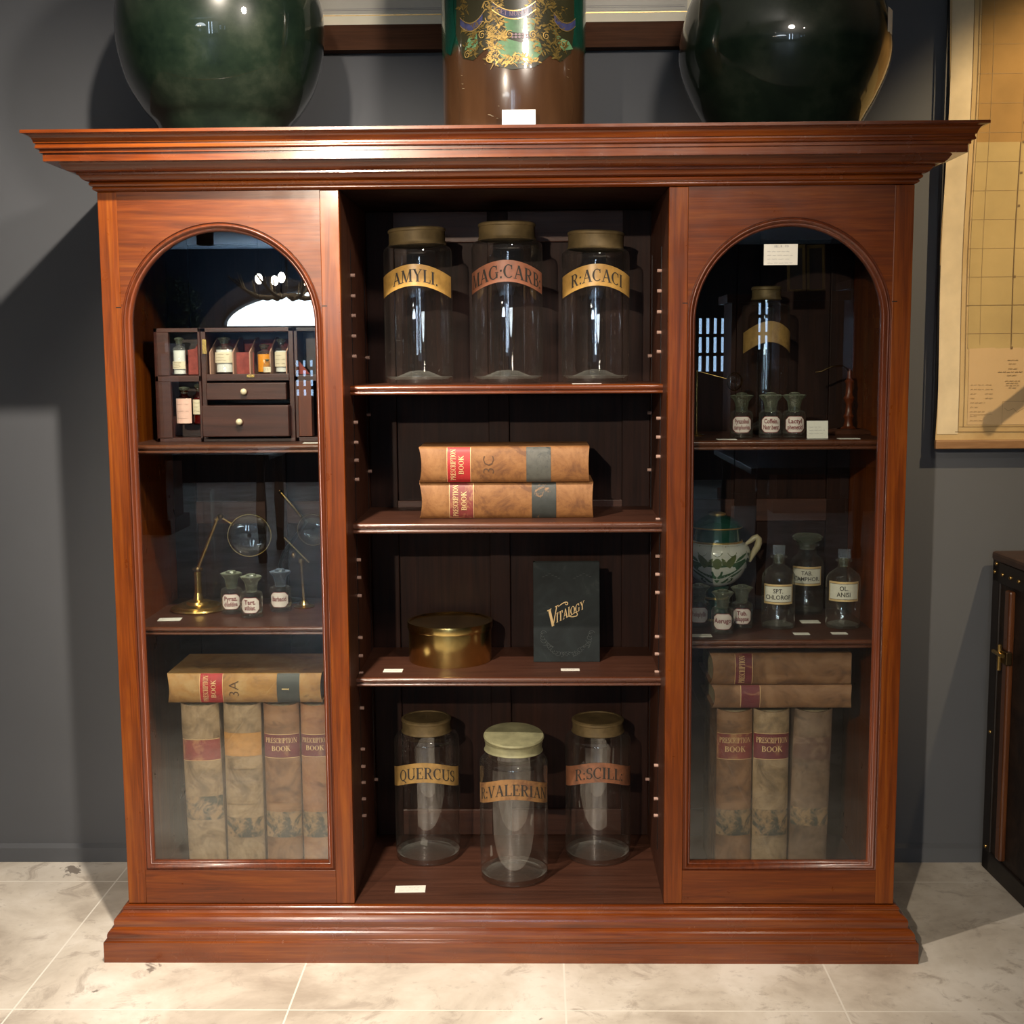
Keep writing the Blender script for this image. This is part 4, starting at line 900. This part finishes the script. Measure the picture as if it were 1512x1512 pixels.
# ---------------------------------------------------------------- green and white urn
def urn():
    t = thing('lidded_urn', 'green and white glazed urn with gilt bands and scroll handles', 'urn', (.5385, .335, .7605), (0, 0, -.12))
    wh = plain('urn_white_glaze', (.55, .56, .50), .2, coat=.8); gr = plain('urn_green', (.035, .10, .045), .25, coat=.6, var=.3, vs=40); teal = plain('urn_teal', (.012, .055, .040), .15, coat=.9); ol = plain('urn_olive', (.085, .115, .035), .3, coat=.5, var=.3, vs=40)
    prof = [(.038, .092), (.050, .098), (.066, .115), (.078, .138), (.084, .160), (.086, .178), (.083, .190), (.074, .199), (.064, .203)]
    MB().lathe([(.03, .088)] + prof, wh, 64).build('urn_body', t)
    MB().lathe([(.001, .0), (.046, 0), (.047, .006), (.040, .014), (.028, .030), (.026, .05), (.030, .062), (.036, .088)], teal, 48).build('foot', t)
    g = MB(); 
    for r_, z in ((.031, .056), (.047, .003), (.0645, .204)): g.lathe([(r_, z - .003), (r_ + .002, z - .002), (r_ + .002, z + .002), (r_, z + .003)], gold, 48)
    g.build('gilt_band', t)
    MB().lathe([(.063, .203), (.0615, .208), (.061, .236), (.062, .238)], teal, 48).build('neck', t)
    l = MB(); l.lathe([(.061, .2382), (.065, .240), (.0655, .243)], gold, 48); l.lathe([(.0655, .243), (.062, .248), (.050, .258), (.034, .268), (.022, .272), (.014, .274)], teal, 48); l.lathe([(.022, .272), (.022, .276), (.012, .279), (.001, .279)], gold, 32); l.build('lid', t)
    for sx in (-1, 1):
        hp = [(.074, .196), (.084, .203), (.094, .212), (.102, .215), (.107, .210), (.107, .200), (.103, .188), (.096, .176), (.090, .164), (.084, .150)]
        h = MB(); h.tube([(sx * a, 0, b) for a, b in hp], [.004, .006, .007, .008, .008, .009, .009, .008, .006, .004], plain('urn_handle_cream', (.42, .36, .22), .3, coat=.5), 12); h.build('handle', t)
    def rad(z):
        for (a, za), (b, zb) in zip(prof, prof[1:]):
            if za <= z <= zb: return a + (b - a) * (z - za) / (zb - za)
        return prof[-1][0]
    def fn(off): return lambda a, z: ((rad(z) + off) * math.sin(a), -(rad(z) + off) * math.cos(a), z)
    d = MB(); f = fn(.0008); f2 = fn(.0014)
    def strip(P, wds, mt, ff=f):
        for i in range(len(P) - 1):
            a, b = P[i], P[i+1]; dx, dz = (b[0]-a[0]) * .08, b[1]-a[1]; L = math.hypot(dx, dz) or 1; nx, nz = -dz / L / .08, dx / L
            w0, w1 = wds[i], wds[i+1]; d.add([ff(a[0]-nx*w0, a[1]-nz*w0), ff(b[0]-nx*w1, b[1]-nz*w1), ff(b[0]+nx*w1, b[1]+nz*w1), ff(a[0]+nx*w0, a[1]+nz*w0)], [(0, 1, 2, 3)], mt)
    # top lobes
    for k in range(-4, 5):
        c = k * .46
        for i in range(8):
            a0 = -1 + 2 * i / 8; a1 = -1 + 2 * (i + 1) / 8; z0 = .199 - .025 * math.sqrt(max(0, 1 - a0 * a0)); z1 = .199 - .025 * math.sqrt(max(0, 1 - a1 * a1))
            zt_ = .1995; d.add([f(c + a0 * .20, z0), f(c + a1 * .20, z1), f(c + a1 * .20, zt_), f(c + a0 * .20, zt_)], [(0, 1, 2, 3)], ol)
    for c in (-2.1, 0, 2.1):
        n = 18
        # swag band
        P = [(c - 1.02 + 2.04 * i / n, .132 + .030 * (abs(-1 + 2 * i / n)) ** 1.6) for i in range(n + 1)]; strip(P, [.005 + .013 * math.sin(pi * i / n) for i in range(n + 1)], gr)
        # central palmette and side leaves
        strip([(c, .170), (c, .162), (c, .150), (c, .142)], [.003, .011, .011, .004], ol, f2)
        strip([(c, .135), (c, .120), (c, .108), (c, .102)], [.016, .013, .007, .001], gr)
        for s in (-1, 1):
            strip([(c + s*.32, .148), (c + s*.42, .160), (c + s*.52, .172), (c + s*.56, .178)], [.009, .010, .006, .002], ol, f2)
            strip([(c + s*.22, .152), (c + s*.20, .162), (c + s*.13, .170)], [.005, .005, .001], ol, f2)
            strip([(c + s*1.0, .178), (c + s*.85, .172), (c + s*.70, .166), (c + s*.60, .160)], [.002, .004, .004, .001], gr)
            strip([(c + s*.95, .138), (c + s*.80, .130), (c + s*.60, .122), (c + s*.42, .112), (c + s*.30, .104), (c + s*.18, .103)], [.001, .003, .0035, .004, .0035, .001], gr)
            strip([(c + s*.50, .103), (c + s*.62, .107), (c + s*.66, .112), (c + s*.55, .115)], [.002, .003, .003, .001], gr)
    d.build('leaf_decoration', t)
urn()

# ---------------------------------------------------------------- magnifier stands
def lens_part(t, c, rr, tilt, m=None, rim=brass):
    Ml = Matrix.Translation(c) @ Matrix.Rotation(tilt, 4, 'Z') @ Matrix.Rotation(pi / 2, 4, 'X')
    l = MB(); l.lathe([(rr * math.sin(a * .1), .010 * (math.cos(a * .1) - .0) ) for a in range(1, 16)], m or lensg, 48, M=Ml); l.lathe([(rr * math.sin(a * .1), -.010 * math.cos(a * .1)) for a in range(1, 16)], m or lensg, 48, M=Ml); l.build('lens', t)
    r_ = MB(); r_.lathe([(rr, -.003), (rr + .0016, -.003), (rr + .0022, 0), (rr + .0016, .003), (rr, .003), (rr - .0004, 0), (rr, -.003)], rim, 48, M=Ml); r_.build('lens_rim', t)
t = thing('magnifier_stand', 'large brass magnifying glass on a jointed stand with wide round base', 'magnifier', (-.8035, .285, .7965))
MB().lathe([(.001, .0), (.070, 0), (.073, .004), (.071, .008), (.057, .0085), (.057, .013), (.052, .016), (.032, .0175), (.030, .024), (.014, .027), (.012, .036), (.0095, .045)], brass, 56).build('base', t)
MB().tube([(0, 0, .042), (0, 0, .100)], .0095, brass, 18).build('post', t)
j = MB(); j.sphere((0, 0, .106), .009, darkbrass, 8); j.tube([(-.012, 0, .106), (.014, -.004, .108)], .004, darkbrass); j.sphere((.066, -.006, .244), .008, darkbrass, 8); j.tube([(.052, -.006, .235), (.060, -.006, .240)], .006, brass); j.build('joint', t)
MB().tube([(0, 0, .106), (.060, -.005, .245)], .0048, brass, 12).build('arm', t)
MB().tube([(.064, -.005, .244), (.100, -.010, .222)], .0032, brass, 10).build('lens_arm', t)
lens_part(t, (.1400, -.012, .196), .0535, .15)
t = thing('magnifier_stand', 'small brass jointed stand with thin slanting rod, right of three bottles', 'magnifier', (-.5360, .315, .7965))
MB().lathe([(.001, 0), (.026, 0), (.028, .004), (.014, .008), (.009, .016), (.005, .020)], brass, 36).build('base', t)
MB().tube([(0, 0, .018), (-.004, 0, .122)], .0042, brass, 12).build('post', t)
j = MB(); j.lathe([(.001, .116), (.008, .118), (.008, .128), (.004, .132), (.001, .132)], brass, 20, c=(-.004, 0, 0)); j.sphere((-.022, -.01, .140), .006, brass, 8, (1, 1, 1.4)); j.build('joint', t)
MB().tube([(.018, -.01, .120), (-.045, -.012, .186)], .0024, brass, 10).build('rod', t)
t = thing('magnifier_stand', 'black jointed magnifier stand with round lens beside the right stile', 'magnifier', (-.600, .395, .7965))
MB().lathe([(.001, 0), (.040, 0), (.042, .005), (.014, .010), (.006, .016)], black, 36).build('base', t)
MB().tube([(0, 0, .012), (-.012, 0, .10), (-.002, 0, .13)], .005, black, 10).build('post', t)
MB().tube([(-.002, 0, .13), (.062, -.01, .215), (-.004, -.02, .300)], .0055, black, 10).build('arm', t)
MB().tube([(-.004, -.02, .300), (.036, -.03, .255), (.056, -.04, .232)], .0035, brass, 10).build('lens_arm', t)
lens_part(t, (.087, -.05, .200), .040, -.1)
# tall clear cylinders
def tall_glass(label, loc, rr, h):
    t = thing('glass_cylinder', label, 'glass vessel', loc, (0, 0, 0))
    MB().lathe([(.001, .012), (rr*.6, .009), (rr*1.3, .002), (rr*1.5, .001), (rr*1.5, .006), (rr*1.05, .014), (rr, .024), (rr, h), (rr*1.06, h + .002)], jarg, 48).build('glass_body', t)
tall_glass('tall narrow clear glass cylinder behind the big brass magnifier', (-.7900, .405, .7965), .025, .300)
# upper right shelf
t = thing('magnifier_stand', 'slim brass stand with angled arm and small lens at left of the upper right shelf', 'magnifier', (.4720, .25, 1.2415))
MB().lathe([(.001, 0), (.020, 0), (.021, .003), (.008, .006), (.004, .012)], brass, 30).build('base', t)
MB().tube([(0, 0, .010), (0, 0, .165)], .0028, brass, 10).build('post', t)
MB().tube([(.006, -.004, .160), (.072, -.010, .142)], .0015, brass, 8).build('arm', t)
lens_part(t, (.092, -.012, .135), .021, .5, rim=darkbrass)
t = thing('turned_stand', 'dark turned wooden stand with round foot and bent brass arm', 'stand', (.862, .30, 1.2415))
MB().lathe([(.001, 0), (.070, 0), (.073, .004), (.066, .010), (.030, .014)], inn_x, 48).build('foot', t)
MB().lathe([(.020, .014), (.012, .020), (.009, .035), (.013, .045), (.009, .052), (.007, .075), (.012, .085), (.014, .09), (.009, .098), (.008, .125), (.012, .133), (.006, .14), (.005, .16), (.001, .165)], mah_m, 32).build('turned_post', t)
MB().tube([(0, 0, .158), (-.02, -.01, .172), (-.05, -.02, .170), (-.075, -.02, .158), (-.09, -.02, .156)], .0026, darkbrass, 10).build('arm', t)

# ---------------------------------------------------------------- medicine chest
def chest():
    t = thing('medicine_chest', 'open mahogany medicine chest with two drawers and compartmented doors', 'medicine chest', (-.632, .18, 1.2385))
    # local: x about the centre, z from the shelf
    X = lambda px: (px - 366) / 599 - .007; Zl = lambda py: .0039 + (650 - py) / 605.5
    yb = .20
    b = MB(); xl, xr = X(301), X(437); zt = Zl(484)
    b.box(xl, xl + .012, .0, yb, 0, zt, chestw); b.box(xr - .012, xr, 0, yb, 0, zt, chestw); b.box(xl, xr, 0, yb, zt - .010, zt, chestw); b.box(xl, xr, yb - .01, yb, 0, zt, chestw); b.box(xl, xr, -.002, yb, 0, .008, chestw)
    b.box(xl + .012, xr - .012, -.001, yb - .01, Zl(562), Zl(552), chestw); b.build('carcass', t, bevel=.001)
    d = MB(); d.box(X(304), X(431), -.030, .15, Zl(644), Zl(598), chestw); o = d.build('drawer', t, bevel=.002)
    k = MB(); k.sphere((X(359.5), -.040, Zl(622)), .0082, ivory, 10); k.tube([(X(359.5), -.036, Zl(622)), (X(359.5), -.028, Zl(622))], .004, ivory); k.build('knob', o)
    d = MB(); d.box(X(309), X(427), -.016, .15, Zl(590), Zl(565), chestw); o = d.build('drawer', t, bevel=.002)
    k = MB(); k.sphere((X(365.5), -.026, Zl(578)), .0080, ivory, 10); k.tube([(X(365.5), -.022, Zl(578)), (X(365.5), -.014, Zl(578))], .004, ivory); k.build('knob', o)
    m = MB(); m.box(X(368), X(379), -.004, -.001, Zl(557), Zl(553), brass); m.box(X(304), X(310), -.006, 0, Zl(522), Zl(501), brass); m.build('brass_fittings', t)
    # velvet dividers
    v = MB(); pale = plain('divider_edge', (.35, .20, .14), .8)
    for px in (311, 345, 370, 400, 424):
        x = X(px); P = [(0.02, Zl(552)), (.13, Zl(552)), (.13, Zl(497)), (.10, Zl(497)), (.02, Zl(520))]
        vs = [(x - .0015, y, z) for y, z in P] + [(x + .0015, y, z) for y, z in P]; n = 5
        v.add(vs, [tuple(range(n)), tuple(reversed(range(n, 2*n)))] + [(i, n+i, n+(i+1) % n, (i+1) % n) for i in range(n)], pale)
    v.box(X(345), X(372), .05, .055, Zl(552), Zl(520), velvet); v.box(xl + .012, xr - .012, .13, .135, Zl(552), Zl(500), velvet); v.build('dividers', t)
    # wings
    for x0, x1, sgn in ((X(232), X(300), -1), (X(438), X(494), 1)):
        w = MB(); D = .085
        w.box(x0, x1, D - .006, D, 0, Zl(484), chestw); w.box(x0, x1, 0, D, 0, .010, chestw); w.box(x0, x1, 0, D, Zl(563), Zl(554), chestw); w.box(x0, x1, 0, D, Zl(490), Zl(484), chestw)
        w.box(x0, x0 + .008, 0, D, 0, Zl(484), chestw); w.box(x1 - .006, x1, 0, D, 0, Zl(484), chestw)
        if sgn < 0:
            w.box(x0 + .008, X(255), -.002, .012, .01, Zl(563), chestw); w.box(x0 + .008, X(254), -.002, .012, Zl(554), Zl(490), chestw)
            w.box(X(275), X(298), .04, .045, Zl(553), Zl(516), velvet)
            P = [(X(277), Zl(553)), (X(299), Zl(553)), (X(299), Zl(492)), (X(287), Zl(514)), (X(277), Zl(516))]; w.prism(P, .035, .038, velvet)
            P = [(X(283), Zl(620)), (X(300), Zl(620)), (X(300), Zl(566)), (X(290), Zl(583))]; w.prism(P, .045, .048, velvet)
        else:
            w.box(x0 + .008, X(462), -.002, .03, .012, Zl(563), mah_m); w.prism([(X(434), Zl(553)), (X(458), Zl(553)), (X(434), Zl(522))], .02, .023, velvet)
        w.build('door_wing', t, bevel=.001)
    return X, Zl
X_, Zl_ = chest()
def med_bottle(label, px0, px1, py0, py1, yy, contents, lab, gl=None, cork=True):
    w = (px1 - px0) / 599; h = (py1 - py0) / 605.5; hb = h * .72
    t = thing('medicine_bottle', label, 'bottle', (-.632 + (X_(px0) + X_(px1)) / 2, .18 + yy, 1.2385 + Zl_(py1)), (0, 0, 0), 'labelled bottles in the medicine chest')
    g = MB(); a = w / 2
    g.lathe([(.001, .001), (a*1.05, 0), (a*1.15, .003), (a*1.15, hb - .006), (a*1.0, hb), (a*.5, hb + h*.05), (a*.46, hb + h*.12), (a*.62, hb + h*.13), (a*.62, hb + h*.17)], gl or botg, 32, rx=.9, ry=.7); g.build('glass_body', t)
    if contents: MB().lathe([(.001, .003), (a*1.0, .003), (a*1.0, hb*.9), (.001, hb*.9)], contents, 28, rx=.9, ry=.7).build('contents', t)
    MB().lathe([(.001, hb + h*.10), (a*.42, hb + h*.10), (a*.45, hb + h*.18), (a*.65, hb + h*.20), (a*.7, hb + h*.25), (.001, hb + h*.28)], stopg, 24).build('stopper', t)
    if lab:
        z0, z1, mt, sc = lab; l = MB(); ry = a * 1.15 * .7; rx = a * 1.15 * .9
        f = lambda q, z: ((rx + .0007) * math.sin(q), -(ry + .0007) * math.cos(q), z); f2 = lambda q, z: ((rx + .0012) * math.sin(q), -(ry + .0012) * math.cos(q), z)
        grid(l, mt, f, -1.15, 1.15, hb * z0, hb * z1, 12)
        for k in range(3): scribble(l, ink, lambda u_, z: f2(u_ / .012, z), -.010, .008, hb * (z0 + (z1 - z0) * (.75 - .28 * k)), hb * .06, .00025)
        l.build('label', t)
    return t
powder = plain('white_powder', (.82, .82, .80), .9); amber = plain('orange_liquid', (.85, .32, .01), .3, emis=None); cream_ = plain('label_cream', (.66, .58, .42), .8, var=.1, vs=40); pinkl = plain('label_pink', (.72, .46, .38), .8, var=.1, vs=40); red_liq = plain('red_liquid', (.20, .02, .015), .2)
med_bottle('bottle of white powder in the upper left wing of the medicine chest', 256, 275, 497, 553, .022, powder, (.22, .50, cream_, 1))
med_bottle('wide bottle of white powder with cream label, leftmost in the chest centre', 315, 342, 497, 551, .05, powder, (.40, .80, cream_, 1))
med_bottle('small bottle of bright orange liquid in the medicine chest', 377, 399, 508, 551, .05, amber, None)
med_bottle('tiny clear bottle with cream label before the orange one', 391, 402, 530, 551, .012, None, (.1, .6, cream_, 1))
med_bottle('bottle with cream label right of the orange bottle in the chest', 404, 423, 500, 551, .05, powder, (.25, .85, cream_, 1))
med_bottle('square shouldered bottle with tall pink label in the lower left wing', 259, 282, 570, 627, .022, red_liq, (.05, .95, pinkl, 1), amberg)
med_bottle('red tinted bottle with wide cream label in the lower left wing, right one', 284, 300, 566, 627, .020, red_liq, (.35, .85, cream_, 1), amberg)

# ---------------------------------------------------------------- lamps on the ceiling
for i, (nm, loc, tg, *_r) in enumerate(SPOTS):
    t = thing('track_spotlight', ['black ceiling spotlight nearest the left carboy', 'black ceiling spotlight added to brighten the floor', 'black ceiling spotlight aimed level at the carboys', 'black ceiling spotlight far back in the shop', 'black ceiling spotlight right of the camera', 'black ceiling spotlight aimed at the wall map'][i], 'spotlight', loc)
    q = (Vector(tg) - Vector(loc)).to_track_quat('-Z', 'Y').to_matrix().to_4x4()
    m = MB(); m.lathe([(.040, .006), (.042, .006), (.042, .12), (.030, .14), (.001, .142)], black, 28, M=q); m.build('housing', t)
    m = MB(); e = q @ Vector((0, 0, .10)); m.tube([tuple(e), (e.x, e.y, HC - loc[2] - .01)], .008, black); m.tube([(e.x, e.y, HC - loc[2] - .014), (e.x, e.y, HC - loc[2])], .04, black, 20); m.build('stem', t)
extra = thing('track_spotlight', 'black ceiling spotlight left of the shop, reflected in the left door', 'spotlight', (-2.27, -6.2, 2.25))
MB().lathe([(.05, 0), (.06, 0), (.06, .16), (.02, .18), (.001, .18)], black, 24).build('housing', extra); MB().tube([(0, 0, .17), (0, 0, HC - 2.25)], .012, black).build('stem', extra)

# ---------------------------------------------------------------- shop behind the camera (seen as reflections)
def chandelier():
    t = thing('antler_chandelier', 'antler chandelier with glowing bulbs hanging in the shop', 'chandelier', (-1.66, -6.0, 1.865))
    bulb = plain('bulb_glow', (1, 1, 1), emis=(1, .88, .70), es=55); horn = plain('antler', (.22, .17, .11), .6, var=.3, vs=20)
    MB().tube([(0, 0, .05), (0, 0, HC - 1.865)], .008, black).build('chain', t)
    a = MB(); rr = random.Random(2)
    for k in range(8):
        an = k * pi / 4; P = [(math.cos(an + .25 * i / 3) * (.05 + .09 * i), math.sin(an + .25 * i / 3) * (.05 + .09 * i), .02 + .018 * i * i - .04 * i) for i in range(5)]
        a.tube(P, [.016, .015, .013, .009, .003], horn, 8)
        for i in (2, 3): a.tube([P[i], (P[i][0] * 1.1, P[i][1] * 1.1, P[i][2] + .11)], [.009, .002], horn, 6)
    a.build('antlers', t)
    for k in range(5):
        an = k * 2 * pi / 5 + .3; MB().sphere((.19 * math.cos(an), .19 * math.sin(an), .13), .026, bulb, 8, (1, 1, 1.4)).build('bulb', t)
chandelier()
def cabinet(label, x0, x1, y0, y1, h, panes):
    t = thing('display_cabinet', label, 'cabinet', ((x0 + x1) / 2, (y0 + y1) / 2, 0)); w, d = (x1 - x0) / 2, (y1 - y0) / 2
    b = MB(); b.box(-w, w, -d, d, 0, h, mah_z); b.box(-w - .05, w + .05, -d - .05, d + .05, h, h + .08, mah_x); b.box(-w - .04, w + .04, -d - .04, d + .04, 0, .12, mah_x); b.build('carcass', t, bevel=.004)
    for k in range(panes):
        a = -w + .06 + (2*w - .06) * k / panes; c = -w + (2*w - .06) * (k + 1) / panes
        g = MB(); g.box(a, c, d + .001, d + .012, .9, h - .12, plain('cabinet_glass', (.01, .012, .016), .03, spec=1)); g.build('glass_door', t)
cabinet('tall mahogany display cabinet at the right side of the shop', 3.0, 4.3, -9.4, -8.9, 2.05, 0)
cabinet('dark display cabinet by the shop window', 1.95, 2.2, -9.9, -9.4, 1.95, 0)
cabinet('low mahogany cabinet at the left of the shop', -4.2, -3.0, -8.0, -7.5, 1.5, 3)
def table(label, x, y, w, d, h, m):
    t = thing('shop_table', label, 'table', (x, y, 0)); MB().box(-w, w, -d, d, h - .04, h, m).build('tabletop', t, bevel=.004)
    for sx in (-1, 1):
        for sy in (-1, 1): MB().lathe([(.03, 0), (.035, .05), (.025, .1), (.04, h*.5), (.028, h*.8), (.04, h - .04)], m, 16, c=(sx*(w-.08), sy*(d-.08), 0)).build('leg', t)
table('dark wooden table standing in the middle of the shop', 1.9, -5.4, .55, .8, .78, blackwood)
table('long mahogany table at the left of the shop', -2.6, -6.3, .8, .4, .78, blackwood)
t = thing('framed_picture', 'gold framed dark painting hanging on the tall mahogany cabinet end', 'picture', (3.05, -8.84, 1.1)); t.location = (3.42, -8.84, .88)
f = MB(); gf = gold
for a in ((-.35, .35, .0, .09), (-.35, .35, .81, .9)): f.box(a[0], a[1], 0, .04, a[2], a[3], gf)
for a in ((-.35, -.26), (.26, .35)): f.box(a[0], a[1], 0, .04, .0, .9, gf)
f.build('frame', t, bevel=.01); MB().box(-.26, .26, 0, .02, .09, .81, plain('dark_painting', (.02, .018, .014), .3, var=.5, vs=6)).build('canvas', t)
for k_, (lab_, x_) in enumerate((('narrow gold framed picture leaning above the cabinet, left one', 2.48), ('narrow gold framed picture leaning above the cabinet, right one', 2.66))):
    t = thing('framed_picture', lab_, 'picture', (x_, -8.96, 2.02), (-.1, 0, .5)); f = MB()
    for a in ((-.085, .085, 0, .03), (-.085, .085, .40, .43)): f.box(a[0], a[1], 0, .02, a[2], a[3], gold)
    for a in ((-.085, -.06), (.06, .085)): f.box(a[0], a[1], 0, .02, 0, .43, gold)
    f.build('frame', t); MB().box(-.06, .06, 0, .012, .03, .40, plain('pale_print_%d' % k_, (.2, .2, .19), .4)).build('print', t)
cabinet('low glazed cabinet beneath two leaning gold frames', 2.3, 2.88, -9.2, -8.8, 1.94, 2)
t = thing('wreath', 'round dark foliage wreath on the shop front wall', 'wreath', (-4.15, YF + .06, 2.0)); rr = random.Random(4); m = MB(); lf = plain('dry_leaf', (.035, .038, .016), .8, var=.4, vs=30)
for i in range(260):
    a = rr.uniform(0, 2*pi); q = rr.gauss(.27, .07); x, z = q*math.cos(a), q*math.sin(a); y = rr.uniform(0, .1); b = rr.uniform(0, 2*pi); L = .07
    m.add([(x, y, z), (x + L*math.cos(b)*.5 - .015*math.sin(b), y + .02, z + L*math.sin(b)*.5 + .015*math.cos(b)), (x + L*math.cos(b), y, z + L*math.sin(b)), (x + L*math.cos(b)*.5 + .015*math.sin(b), y + .02, z + L*math.sin(b)*.5 - .015*math.cos(b))], [(0, 1, 2, 3)], lf)
m.build('leaves', t)
